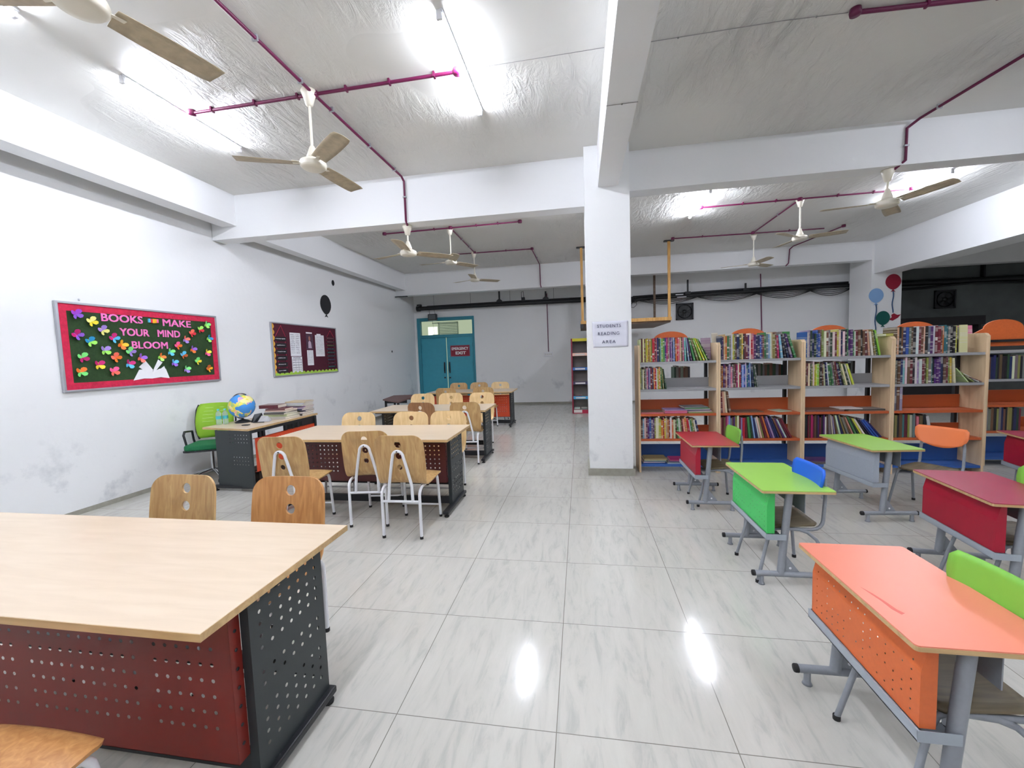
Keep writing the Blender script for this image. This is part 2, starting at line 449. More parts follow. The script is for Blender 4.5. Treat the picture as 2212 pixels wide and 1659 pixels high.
# pillars
def pillar(x0, y0, x1, y1):
    p = slab('pillar', x0, y0, 0, x1, y1, ZC, M_WALL)
    s = MB(); t = .022; s.box(x0 - t, y0 - t, 0, x1 + t, y1 + t, .085); s.build('skirting', M_SKIRT, p)
    return p
pillar(.09, 5.03, .60, 5.52)
pillar(6.8, 11.1, 7.43, 11.9)
pillar(.20, 11.12, .72, 11.6)
b = MB(); b.box(-5.166, YB, 0, -5.154, YK, .05)
b.add([(-5.166, YK, 0), (-5.154, YK, 0), (-5.059, YF, 0), (-5.071, YF, 0), (-5.166, YK, .05), (-5.154, YK, .05), (-5.059, YF, .05), (-5.071, YF, .05)], [(0, 1, 2, 3), (4, 7, 6, 5), (1, 5, 6, 2), (0, 3, 7, 4), (0, 4, 5, 1), (2, 6, 7, 3)])
struct(b.build('baseboard_left', M_SKIRT))
slab('baseboard_far', DX1 + .01, YF - .012, 0, 7.43, YF, .05, M_SKIRT)

# ---------------------------------------------------------------- emergency door in the far wall
M_TEAL = mat('teal_door_paint', (58, 152, 172), .45, noise=.05, nscale=9)
M_TEALF = mat('teal_frame_paint', (48, 134, 152), .45)
door = thing('door_1', 'teal double door with a glazed transom in the far wall', 'door', ((DX0 + DX1) / 2, YF, 0)); door['kind'] = 'structure'
b = MB(); y0, y1 = YF - .03, YF + .12
b.box(DX0, y0, 0, DX0 + .10, y1, DZ); b.box(DX1 - .06, y0, 0, DX1, y1, DZ)
b.box(DX0 + .10, y0, DZ - .10, DX1 - .06, y1, DZ); b.box(DX0 + .10, y0, 2.10, DX1 - .06, y1, 2.19)
b.build('door_frame', M_TEALF, door, True, bevel=.004)
XM = -4.075
for x0, x1 in ((DX0 + .10, XM - .012), (XM + .012, DX1 - .06)):
    b = MB(); b.box(x0 + .002, YF + .0, .01, x1, YF + .045, 2.10)
    lf = b.build('door_leaf', M_TEAL, door, True, bevel=.003)
    hx = x1 - .07 if x1 < XM else x0 + .07
    b = MB(); b.tube([(hx, YF - .005, 1.30), (hx, YF - .05, 1.28), (hx, YF - .05, 1.06), (hx, YF - .005, 1.04)], .011, 8)
    b.box(hx - .02, YF - .012, 1.0, hx + .02, YF, 1.34); b.build('door_handle', M_BLACK, lf, True)
    b = MB(); b.lathe([(0, -.03), (.022, -.03), (.026, 0)], hx, YF, .86, 14, axis='y'); b.build('door_lock', M_BLACK, lf, True)
    hg = x0 + .015 if x1 < XM else x1 - .015
    b = MB()
    for hz in (.4, 1.25, 1.85): b.tube([(hg, YF - .012, hz - .06), (hg, YF - .012, hz + .06)], .01, 8)
    b.build('hinge', M_TEALF, lf, True)
glass = bpy.data.materials.new('clear_glass'); glass.use_nodes = True
g = glass.node_tree.nodes['Principled BSDF']; g.inputs['Transmission Weight'].default_value = 1; g.inputs['Roughness'].default_value = .02; g.inputs['IOR'].default_value = 1.1
b = MB(); b.box(DX0 + .1, YF + .03, 2.19, DX1 - .06, YF + .036, DZ - .1); b.build('transom_pane', glass, door, True)
# glowing backing panel in place of a daylit lobby behind the door
M_LOBBY = emis('lobby_glow_backing', (206, 222, 188), .22)
b = MB(); b.box(DX0 - .3, YF + 1.05, 0, DX1 + .5, YF + 1.1, 3.4); lob = struct(b.build('wall_lobby_glow', M_LOBBY))
win = thing('window_1', 'louvred window seen through the door transom', 'window', (-4.4, YF + 1.0, 2.3)); win['kind'] = 'structure'
M_LOUV = mat('louvre_grey_green', (176, 184, 160), .5)
b = MB()
b.box(-4.86, YF + .99, 2.22, -3.98, YF + 1.04, 2.26); b.box(-4.86, YF + .99, 2.62, -3.98, YF + 1.04, 2.66)
for x in (-4.66, -4.0): b.box(x, YF + .99, 2.22, x + .03, YF + 1.04, 2.66)
b.build('window_frame', M_LOUV, win, True)
b = MB()
for k in range(7): b.box(-4.63, YF + .985, 2.27 + k * .052, -4.0, YF + 1.03, 2.30 + k * .052)
b.build('louvre_slats', M_LOUV, win, True)
b = MB(); b.box(-5.02, YF + 1.0, 1.95, -4.70, YF + 1.035, 2.52); b.build('window_pane', emis('daylight_pane', (240, 252, 230), .5), win, True)

# exit sign on the right-hand door leaf
sg = thing('exit_sign', 'maroon EMERGENCY EXIT sign with white letters on the teal door', 'sign', (-3.64, YF - .006, 1.67))
b = MB(); b.box(-3.945, YF - .012, 1.505, -3.335, YF - .002, 1.845); b.build('sign_board', mat('maroon_sign', (132, 20, 44), .5), sg, True)
M_LET = mat('white_lettering', (238, 236, 238), .5)
b = MB()
for x0, z0, x1, z1 in ((-3.935, 1.515, -3.345, 1.52), (-3.935, 1.83, -3.345, 1.835), (-3.935, 1.515, -3.93, 1.835), (-3.35, 1.515, -3.345, 1.835)):
    b.box(x0, YF - .014, z0, x1, YF - .011, z1)
b.build('sign_border', mat('sign_border_pink', (190, 110, 130), .5), sg, True)
text_part('EMERGENCY', .52, .085, M_front(-3.64, YF - .013, 1.745), M_LET, sg, fat=.003)
text_part('EXIT', .32, .085, M_front(-3.62, YF - .013, 1.61), M_LET, sg, fat=.006)

# paper sign on the white pillar
pg = thing('paper_notice', 'white paper notice reading STUDENTS READING AREA taped on the white pillar', 'notice', (.355, 5.03, 1.70))
n = 14; vs = []; fs = []
for j in range(n + 1):
    for i in range(n + 1):
        u, v = i / n, j / n
        x = .148 + .414 * u + .01 * (1 - v) * (1 - u); z = 1.55 + .305 * v
        vs.append((x, 5.026 - .003 * abs(math.sin(3 * u + 2 * v)) - (.004 if abs(u - .5) < .05 else 0), z))
for j in range(n):
    for i in range(n): a = j * (n + 1) + i; fs.append((a, a + 1, a + n + 2, a + n + 1))
b = MB(); b.add(vs, fs, 0, True); p = b.build('sheet', mat('lilac_white_paper', (216, 217, 228), .7, noise=.04, nscale=9), pg, True)
sl = p.modifiers.new('thick', 'SOLIDIFY'); sl.thickness = .0006
M_NAVY = mat('navy_print', (38, 40, 78), .7)
text_part('STUDENTS', .272, .036, M_front(.343, 5.0155, 1.80), M_NAVY, pg, spacing=1.15, ext=.001)
text_part('READING', .245, .036, M_front(.337, 5.0155, 1.711), M_NAVY, pg, spacing=1.2, ext=.001)
text_part('AREA', .158, .036, M_front(.338, 5.0155, 1.614), M_NAVY, pg, spacing=1.25, ext=.001)

# ================================================================ LIGHTS (fluorescent battens on the slab)
def tube_light(label, x, y0, y1, m=None):
    t = thing('tube_light', label, 'ceiling light', (x, (y0 + y1) / 2, ZC), 0, 'fluorescent tubes on the ceiling')
    h = (y1 - y0) / 2
    b = MB(); b.box(.010, -h, -.016, .026, h, 0); b.build('batten', M_WHITE, t, bevel=.003)
    b = MB(); b.tube([(-.008, -h + .03, -.046), (-.008, h - .03, -.046)], .0145, 12); b.build('fluorescent_tube', m or M_TUBE, t)
    for s in (-1, 1):
        b = MB(); b.box(-.022, s * (h - .018) - .012, -.064, .02, s * (h - .018) + .012, 0); b.build('tube_holder', M_WHITE, t, bevel=.004)
    return t
tube_light('lit tube at the left end of the magenta cross pipe, along the left beam', -3.62, 2.95, 4.15)
tube_light('lit tube in the top left corner above the near wooden fan', -3.60, 1.12, 2.32)
tube_light('lit tube right of the long magenta pipe, over the middle aisle', -.90, 2.87, 4.07)
tube_light('lit tube over the near end of the nearest long table, above the camera', -.90, .7, 1.9)
tube_light('added unseen tube of the far left bay, hidden behind the cross beam', -1.0, 5.75, 6.95, M_TUBE2)  # added lamp, unseen behind the beam, lifts the far left bay
tube_light('added fill tube out of view on the right, beyond the thick dark pipe', 5.17, 2.87, 4.07)  # added out of view to brighten the right-hand ceiling
tube_light('added fill tube on the left side of the ceiling behind the camera', -3.60, -2.0, -.8)  # added behind the camera as flat fill for the room
tube_light('added fill tube over the aisle behind the camera', -.90, -2.0, -.8)  # unseen fill lamp added to reach the far wall
tube_light('added fill tube over the small desks, above the top edge of the photo', 1.98, .7, 1.9)  # unseen lamp added to brighten the pillar front and right ceiling
tube_light('added fill tube of the right-hand side behind the camera', 2.0, -2.0, -.8)  # added fill lamp out of view, right-hand row
tube_light('added fill tube of the right-hand side behind the camera, nearer to the right beam', 5.17, -.6, .6)  # another unseen lamp, added to fill the near right bay
tube_light('lit tube over the bookcases, just right of the white pillar', 1.98, 6.75, 7.97, M_TUBE2)
tube_light('lit tube at the right end of the pipe beyond the bookcases', 5.17, 6.85, 8.05, M_TUBE2)

# ================================================================ CONDUIT PIPES
def conduit(label, runs, boxes=(), clamps=(), r=.0125, name='conduit_pipe'):
    x0, y0, z0 = runs[0][0]
    t = thing(name, label, 'pipe', (x0, y0, z0), 0, 'magenta conduit pipes')
    for rn in runs:
        b = MB(); b.tube(rn, r, 10); b.build('pipe_run', M_CONDUIT, t, True)
    for (x, y, z) in boxes:
        b = MB(); b.lathe([(0, -.022), (.034, -.022), (.038, .0), (.034, .025), (0, .025)], x, y, z, 16)
        b.build('junction_box', M_CONDUIT, t, True)
    for (x, y, z, ax) in clamps:
        b = MB()
        if ax == 'x': b.box(x - .008, y - .022, z - .016, x + .008, y + .022, ZC if z > 3.7 else z + .02)
        elif ax == 'y': b.box(x - .022, y - .008, z - .016, x + .022, y + .008, ZC if z > 3.7 else z + .02)
        else: b.box(x - .022, y - .016, z - .008, x + .022, y + .02, z + .008)
        b.build('pipe_clamp', M_ALU if ax != 'x' else M_CONDUIT, t, True)
    return t
zp = 3.845
conduit('long magenta pipe over the big fan and down the white beam, with cross branch',
        [[(-2.275, .3, zp), (-2.26, 3.44, zp), (-2.225, 5.2, zp), (-2.22, 5.245, zp - .03), (-2.215, 5.255, 3.8), (-2.215, 5.255, 3.30), (-2.225, 5.32, 3.262)],
         [(-3.50, 3.485, zp), (-.98, 3.47, zp)]],
        [(-2.26, 3.478, zp), (-3.52, 3.485, zp), (-.95, 3.47, zp)],
        [(-2.27, 2.82, zp, 'y'), (-2.262, 3.3, zp, 'y'), (-2.25, 3.72, zp, 'y'), (-2.24, 4.4, zp, 'y'), (-2.23, 5.0, zp, 'y'), (-2.215, 5.255, 3.6, 'z'),
         (-3.3, 3.484, zp, 'x'), (-2.85, 3.48, zp, 'x'), (-2.42, 3.48, zp, 'x'), (-1.95, 3.476, zp, 'x'), (-1.55, 3.474, zp, 'x'), (-1.15, 3.472, zp, 'x')], r=.014)
conduit('dark magenta pipe loop on the far left ceiling, ending down the far beam',
        [[(-3.55, 7.447, zp), (-1.02, 7.42, zp)], [(-2.285, 7.437, zp), (-2.32, 9.31, zp)], [(-3.26, 9.33, zp), (-1.02, 9.37, zp), (-1.0, 11.0, zp), (-1.0, 11.07, 3.8), (-.995, 11.07, 3.33), (-.98, 11.08, 3.25)]],
        [(-3.58, 7.447, zp), (-1.0, 7.42, zp), (-2.285, 7.437, zp), (-2.32, 9.32, zp), (-1.01, 9.37, zp)],
        [(-3.1, 7.44, zp, 'x'), (-2.6, 7.44, zp, 'x'), (-1.8, 7.43, zp, 'x'), (-1.4, 7.42, zp, 'x'), (-2.3, 8.2, zp, 'y'), (-2.31, 8.8, zp, 'y'), (-1.6, 9.36, zp, 'x'), (-1.0, 10.3, zp, 'y')])
conduit('magenta pipe between the two lit tubes beyond the bookcases, with far branch',
        [[(2.07, 7.526, zp), (5.09, 7.51, zp)], [(3.565, 7.55, zp), (3.59, 9.4, zp)], [(2.02, 9.423, zp), (4.96, 9.53, zp)]],
        [(2.05, 7.526, zp), (5.12, 7.51, zp), (3.565, 7.54, zp), (3.59, 9.45, zp), (2.0, 9.42, zp)],
        [(2.7, 7.52, zp, 'x'), (3.2, 7.52, zp, 'x'), (4.1, 7.515, zp, 'x'), (4.6, 7.51, zp, 'x'), (3.575, 8.3, zp, 'y'), (2.6, 9.44, zp, 'x'), (4.3, 9.5, zp, 'x')])
conduit('short magenta pipe on the far ceiling bending down the far beam beside the column',
        [[(5.27, 9.46, zp), (5.06, 10.98, zp), (5.02, 11.07, zp - .05), (5.0, 11.07, 3.47), (4.95, 11.1, 3.41)]], [(5.27, 9.45, zp)], [(5.15, 10.2, zp, 'y')])
conduit('dark magenta pipe on the near right ceiling bending down the beam to a fan',
        [[(3.86, 3.0, zp), (3.60, 5.2, zp), (3.55, 5.245, zp - .04), (3.52, 5.255, 3.78), (3.515, 5.255, 3.45), (3.46, 5.33, 3.392)]], [],
        [(3.74, 4.1, zp, 'y'), (3.63, 5.0, zp, 'y'), (3.517, 5.255, 3.6, 'z')], r=.014)
conduit('thick dark magenta pipe from a ceiling box at the top right of photo',
        [[(2.02, 3.485, zp), (3.74, 3.585, zp)]], [(1.985, 3.48, zp)], [(2.45, 3.51, zp, 'x'), (2.9, 3.53, zp, 'x')], r=.016)
conduit('dark vertical pipe down the far wall to a white switch plate', [[(-.93, YF - .02, 3.26), (-.922, YF - .02, 1.55)]], [], [], r=.012)
conduit('dark vertical pipe down the far wall behind the second bookcase', [[(4.86, YF - .02, 3.45), (4.92, YF - .02, 1.3)]], [], [], r=.013)
sw = thing('switch_plate', 'white electrical switch plate on the far wall under a dark pipe', 'switch', (-.92, YF, 1.47))
b = MB(); b.box(-1.06, YF - .035, 1.41, -.80, YF, 1.54); b.build('plate', M_WHITE, sw, True, bevel=.004)
b = MB()
for k in range(4): b.box(-1.03 + k * .055, YF - .042, 1.45, -.995 + k * .055, YF - .033, 1.50)
b.build('switch_buttons', mat('switch_cream', (206, 206, 200), .4), sw, True)
# thin wire strung under the slab
b = MB(); b.tube([(-1.3, 3.49, 3.862), (-.2, 3.48, 3.862), (.238, 3.475, 3.862)], .0022, 6); b.tube([(.242, 3.42, 3.395), (.48, 3.42, 3.395)], .0025, 6)
b.tube([(.478, 3.49, 3.862), (1.5, 3.48, 3.862), (1.95, 3.5, 3.862)], .0025, 6)
for p in ((.36, 3.42, 3.393), (.79, 3.488, 3.86), (1.74, 3.49, 3.86)): b.lathe([(0, -.008), (.009, 0), (0, .008)], *p, 8)
tag(b.build('ceiling_wire', mat('grey_wire', (120, 120, 118), .6)), 'thin grey wire strung across the ceiling and under the lengthwise beam', 'wire')

# ================================================================ CEILING FANS
def make_fan(label, drop):
    t = thing('ceiling_fan', label, 'ceiling fan', (0, 0, 0), 0, 'ceiling fans')
    b = MB(); b.lathe([(0, 0), (.062, 0), (.066, -.012), (.045, -.07), (.03, -.125), (.014, -.132)], 0, 0, 0, 22); b.build('canopy', M_FANW, t)
    b = MB(); b.tube([(0, 0, -.1), (0, 0, -drop + .14)], .0115, 12); b.build('down_rod', M_FANW, t)
    b = MB(); b.lathe([(.014, .165), (.022, .155), (.05, .075), (.052, .05), (.03, .048)], 0, 0, -drop, 22); b.build('lower_canopy', M_FANW, t)
    b = MB(); b.lathe([(.03, .05), (.075, .045), (.105, .028), (.112, .008), (.104, -.006), (.108, -.014), (.092, -.03), (.05, -.036), (0, -.036)], 0, 0, -drop, 32); b.build('motor_housing', M_FANW, t)
    for k in range(3):
        a = k * 2 * PI / 3
        R = Matrix.Rotation(a, 3, 'Z')
        vs = []; fs = []; n = 12
        for i in range(n + 1):
            u = i / n; x = .125 + u * .50
            wd = .062 + .008 * math.sin(u * PI) + .012 * u
            if u > .96: wd -= .008
            tw = -math.radians(13 - 5 * u)
            for s in (-1, -.5, 0, .5, 1):
                yy = s * wd; zz = math.sin(tw) * yy - .006 * (1 - s * s) * -1
                vs.append(R @ Vector((x + (0 if s < 0 else -.012 * s * (u > .9)), yy * math.cos(tw), -drop + .008 + zz)))
        for i in range(n):
            for j in range(4): q = i * 5 + j; fs.append((q, q + 1, q + 6, q + 5))
        b = MB(); b.add(vs, fs, 0, True); o = b.build('fan_blade', M_FANB, t)
        sd = o.modifiers.new('thick', 'SOLIDIFY'); sd.thickness = .003
        b = MB(); p = [R @ Vector(q) for q in ((.085, -.018, -drop + .012), (.17, -.03, -drop + .012), (.17, .03, -drop + .016), (.085, .018, -drop + .016))]
        b.add(p + [q + Vector((0, 0, .004)) for q in p], [(0, 3, 2, 1), (4, 5, 6, 7), (0, 1, 5, 4), (1, 2, 6, 5), (2, 3, 7, 6), (3, 0, 4, 7)])
        b.build('blade_bracket', M_FANW, t)
    return t
fan = make_fan('dusty cream ceiling fan with a long rod, below the magenta pipe crossing', .632)
fan.location = (-2.295, 3.455, ZC - .003); fan.rotation_euler.z = math.radians(84)
dup(fan, (-2.30, 1.72, ZC - .003), math.radians(75), 'fan cut by the top left corner of the photo, nearest to the camera')
for loc, a, lab in (((-2.32, 7.5, ZC), -65, 'fan hanging in the far left bay, next behind the one on the white beam'),
                    ((-2.345, 9.35, ZC), 157, 'farthest fan of the left side, in front of the far beam above the door'),
                    ((3.595, 7.6, ZC), 100, 'fan on a long rod hanging behind the bookcases where the magenta pipes meet'),
                    ((3.68, 9.65, ZC), 158, 'farthest fan of the right side, in front of the far beam')):
    dup(fan, loc, math.radians(a), lab)
fan2 = make_fan('short-rod fan hanging from the underside of the white cross beam left of the pillar', .37)
fan2.location = (-2.255, 5.38, 3.28); fan2.rotation_euler.z = math.radians(160)
dup(fan2, (3.43, 5.38, 3.41), math.radians(172), 'short-rod fan under the right-hand cross beam, beside the bright right tube')

# ================================================================ LONG TABLES
PX0 = .045
def long_table(label, x0, x1, yc, panel_mat, depth=.76, panel_z=(.17, .65), panel=True, group='long laminate reading tables', h=.75, side=None):
    """top spans x0..x1; the modesty panel is on the near (-y) side"""
    xc = (x0 + x1) / 2; W = x1 - x0; t = thing('reading_table', label, 'table', (xc, yc, 0), 0, group)
    hw, hd = W / 2, depth / 2
    b = MB(); b.box(-hw, -hd, h - .025, hw, hd, h); o = b.build('tabletop', M_LAM, t, bevel=.0015)
    b = MB(); e = .0016
    b.box(-hw - e, -hd - e, h - .0245, hw + e, -hd, h - .001); b.box(-hw - e, hd, h - .0245, hw + e, hd + e, h - .001)
    b.box(-hw - e, -hd, h - .0245, -hw, hd, h - .001); b.box(hw, -hd, h - .0245, hw + e, hd, h - .001)
    b.build('edge_band', M_EDGE, o)
    sx = hw - .06; ya, yb = -.14, .25
    nrow = 13
    for s in (-1, 1):
        nx = 7; vs, fs, w_, h_ = perf_sheet(nx, nrow, .05, .045, .0072, lambda i, j: not (s > 0 and j in (4,) or j == 7), .02, .08, .025)
        m = MB(); k = s * sx
        for off in (0,):
            m.add([(k + off, ya + x, .045 + z * (h - .07) / h_) for x, y, z in vs], fs)
        m.box(min(k, k - s * .034), ya - .003, .045, max(k, k - s * .034), ya, h - .025); m.box(min(k, k - s * .034), yb, .045, max(k, k - s * .034), yb + .003, h - .025)
        m.box(min(k, k - s * .034), ya, .045, max(k, k - s * .034), yb, .048)
        m.build('side_panel', M_GREY, t)
        m = MB(); m.box(k - .025 if s < 0 else k - .03, -.36, .03, k + .03 if s < 0 else k + .025, .27, .06)
        f = m.build('foot_beam', M_BLACK, t, bevel=.006)
        for yy in (-.33, .24):
            m = MB(); m.lathe([(0, 0), (.022, 0), (.024, .012), (.01, .014), (.008, .032)], k, yy, 0, 14); m.build('levelling_foot', M_RUBBER, f)
    m = MB(); m.box(-sx, -.02, h - .075, sx, .02, h - .03); m.box(-hw + .05, -hd + .06, h - .045, hw - .05, -hd + .09, h - .026); m.box(-hw + .05, hd - .09, h - .045, hw - .05, hd - .06, h - .026)
    m.build('under_frame', M_BLACK, t)
    for yy, z0 in ((.22, .13), (-.12, .05)):
        m = MB(); m.box(-sx + .02, yy, z0, sx - .02, yy + .03, z0 + .07); m.build('cross_beam', M_BLACK, t, bevel=.004)
    if panel:
        pw = 2 * sx - .07; nx = int((pw - .06) / PX0); mx = (pw - nx * PX0) / 2; z0, z1 = panel_z; nz = 8; pz = (z1 - z0 - .07) / nz
        vs, fs, w_, h_ = perf_sheet(nx, nz, PX0, pz, .0072, lambda i, j: not (i % 12 == 11 or j == 0), mx, .04, .03)
        m = MB(); m.add([(-pw / 2 + x, -.19, z0 + z) for x, y, z in vs], fs)
        for s in (-1, 1):
            m.box(s * pw / 2 - .001, -.19, z0, s * pw / 2 + .001, -.145, z1)
        m.box(-pw / 2, -.19, z1 - .002, pw / 2, -.15, z1); m.box(-pw / 2, -.19, z0, pw / 2, -.15, z0 + .002)
        p = m.build('modesty_panel', panel_mat, t)
        m = MB()
        for s in (-1, 1):
            for q in range(7): m.lathe([(0, -.002), (.006, -.002), (.006, .002), (0, .002)], s * (pw / 2 + .0015), -.167, z0 + .06 + q * (z1 - z0 - .12) / 6, 10, axis='x')
        m.build('rivet', M_BLACK, p)
    return t
T1 = long_table('nearest long laminate table with maroon perforated panel, cut by the left photo edge', -3.25, -1.068, 1.31, M_MAROON, .74, (.15, .67))
T2 = long_table('second long table from the camera, dark maroon panel behind three tan chair backs', -3.06, -1.21, 3.95, M_OXBLOOD, .80, (.28, .695))
T3 = long_table('third long table from the camera, open underneath without a front panel', -3.02, -1.31, 5.88, M_OXBLOOD, .76, panel=False)
T4 = long_table('farthest long table with an orange-red panel, in front of the teal door', -3.24, -1.40, 8.68, M_ORED, .80, (.2, .66))

# ================================================================ WOODEN CHAIRS
def chair_shell():
    prof = [(.235, .438), (.225, .449), (.19, .456), (.10, .452), (.0, .447), (-.09, .446), (-.14, .450), (-.168, .462), (-.186, .482), (-.197, .51), (-.207, .56), (-.217, .64), (-.228, .72), (-.238, .79), (-.246, .85), (-.249, .872)]
    P = [Vector((0, a, b_)) for a, b_ in prof]
    L = [0]
    for i in range(1, len(P)): L.append(L[-1] + (P[i] - P[i - 1]).length)
    T = L[-1]
    def at(s):
        for i in range(1, len(L)):
            if s <= L[i] + 1e-9:
                f = (s - L[i - 1]) / (L[i] - L[i - 1]); return P[i - 1].lerp(P[i], f)
        return P[-1]
    ss = [0, .004, .01, .02, .035, .05] + [.05 + (T - .16) * i / 26 for i in range(1, 27)] + [T - .11 + x for x in (.02, .04, .055, .07, .08, .09, .098, .104, .108, .11)]
    nu = 16; vs = []
    for s in ss:
        p = at(s); hw = .205
        back = max(0, min(1, (p.z - .47) / .1))
        hw += .012 * back - .006 * max(0, min(1, (p.z - .7) / .17))
        r = .085; d = T - s
        if d < r: hw = hw - r + math.sqrt(max(0, r * r - (r - d) ** 2))
        r = .045
        if s < r: hw = hw - r + math.sqrt(max(0, r * r - (r - s) ** 2))
        for k in range(nu + 1):
            u = -1 + 2 * k / nu; x = u * hw
            y = p.y + back * .55 * (x * x - .02) * 1.0
            z = p.z - (1 - back) * .25 * x * x
            vs.append((x, y, z))
    fs = [(i * (nu + 1) + k, i * (nu + 1) + k + 1, (i + 1) * (nu + 1) + k + 1, (i + 1) * (nu + 1) + k) for i in range(len(ss) - 1) for k in range(nu)]
    b = MB(); b.add(vs, fs, 0, True); o = b.build('plywood_shell', M_PLY)
    sd = o.modifiers.new('s', 'SOLIDIFY'); sd.thickness = .011; sd.offset = 0
    cb = MB()
    for z, r in ((.797, .029), (.697, .028), (.60, .023)):
        cb.lathe([(0, -.5), (r, -.5), (r, 0), (0, 0)], 0, 0, z, 20, axis='y')
    cut = cb.build('cutter', M_PLY)
    bo = o.modifiers.new('b', 'BOOLEAN'); bo.object = cut; bo.operation = 'DIFFERENCE'; bo.solver = 'EXACT'
    me = mesh_from(o)
    for p_ in me.polygons: p_.use_smooth = True
    bpy.data.objects.remove(cut); bpy.data.objects.remove(o)
    me.set_sharp_from_angle(angle=math.radians(35))
    while len(me.materials) > 1: me.materials.pop()
    return me
SHELL = chair_shell()
def make_chair():
    t = thing('wooden_chair', '', 'chair', (0, 0, 0), 0, 'plywood chairs at the long tables')
    o = bpy.data.objects.new('plywood_shell', SHELL); C.objects.link(o); o.parent = t
    r = .0125
    for s in (-1, 1):
        x = s * .165
        b = MB(); b.tube([(x, -.24, .008), (x, -.24, .36)] + [(x, -.24 + .07 * (1 - math.cos(a)), .36 + .065 * math.sin(a)) for a in (PI / 8, PI / 4, 3 * PI / 8, PI / 2)] + [(x, .0, .428)], r, 12)
        b.lathe([(0, 0), (.0145, 0), (.0145, .02), (.012, .022)], x, -.24, 0, 12, 1); b.build('leg', [M_WHITE, M_RUBBER], t)
        b = MB(); b.tube([(x * 1.04, .245, .008), (x, .215, .36)] + [(x, .215 - .06 * (1 - math.cos(a)), .36 + .065 * math.sin(a)) for a in (PI / 8, PI / 4, 3 * PI / 8, PI / 2)] + [(x, .0, .428)], r, 12)
        b.lathe([(0, 0), (.0145, 0), (.0145, .02), (.012, .022)], x * 1.04, .245, 0, 12, 1); b.build('leg', [M_WHITE, M_RUBBER], t)
    b = MB(); b.tube([(-.165, -.24, .315), (.165, -.24, .315)], .011, 10); b.build('stretcher', M_WHITE, t)
    b = MB(); b.tube([(-.169, .236, .12), (.169, .236, .12)], .009, 10); b.build('stretcher', M_WHITE, t)
    b = MB(); pts = [(-.105, -.24, .32), (-.098, -.232, .45), (-.072, -.243, .58), (-.056, -.250, .655)] + [(-.046 * math.cos(a), -.254 - .006 * math.sin(a), .695 + .049 * math.sin(a)) for a in [PI * k / 10 for k in range(11)]] + [(.056, -.250, .655), (.072, -.243, .58), (.098, -.232, .45), (.105, -.24, .32)]
    b.tube(pts, r, 12); b.lathe([(0, -.016), (.005, -.016), (.005, 0)], 0, -.263, .742, 8, 1, axis='y')
    b.build('back_support', [M_WHITE, M_RUBBER], t)
    return t
proto = make_chair()
CH = [  # x, y of the chair centre, rotation deg, plywood, label
 (-1.50, 3.385, 1, M_PLY, 'tan chair seen from behind, rightmost of three on the near side of the second table'),
 (-1.938, 3.585, 8, M_PLY, 'tan chair seen from behind, middle of three on the near side of the second table'),
 (-2.565, 3.34, 5, M_PLY, 'tan chair seen from behind, leftmost of three on the near side of the second table'),
 (-2.26, 1.745, 180, M_PLY, 'left one of the two chairs facing the camera behind the nearest table'),
 (-1.585, 1.745, 181, M_PLYH, 'honey-brown chair facing the camera behind the right end of the nearest table'),
 (-1.56, .665, 0, M_PLYH, 'chair in the bottom left corner of the photo, only its seat corner showing'),
 (-2.635, 4.30, 180, M_PLYP, 'pale chair facing the camera, leftmost behind the second table'),
 (-1.975, 4.30, 180, M_PLYP, 'pale chair facing the camera, middle one behind the second table'),
 (-1.525, 4.32, 180, M_PLYP, 'pale chair facing the camera, rightmost behind the second table'),
 (-2.20, 5.72, -9, M_PLYB, 'dark brown chair seen from behind, on the near side of the third table'),
 (-1.60, 5.70, 3, M_PLY, 'tan chair seen from behind at right end of third table, white frame showing'),
 (-2.73, 6.58, 180, M_PLYP, 'pale chair facing the camera, leftmost behind the third table'),
 (-2.225, 6.60, 180, M_PLYP, 'pale chair facing the camera, middle one behind the third table'),
 (-1.675, 6.60, 180, M_PLYP, 'whitish chair facing the camera, rightmost behind the third table'),
 (-2.71, 8.24, 0, M_PLY, 'left tan chair seen from behind, near side of the farthest table'),
 (-1.93, 8.24, 0, M_PLY, 'right tan chair seen from behind, near side of the farthest table'),
 (-2.88, 9.26, 180, M_PLY, 'left one of the three chairs facing the camera behind the farthest table'),
 (-2.38, 9.26, 180, M_PLY, 'middle one of the three chairs facing the camera behind the farthest table'),
 (-1.87, 9.26, 180, M_PLYP, 'palest chair facing the camera, right one behind the farthest table'),
]
first = True
for x, y, a, m, lab in CH:
    if first: proto.location = (x, y, 0); proto.rotation_euler.z = math.radians(a); proto['label'] = lab; first = False; continue
    dup(proto, (x, y, 0), math.radians(a), lab, mats=None if m is M_PLY else {'plywood_shell': [m]})

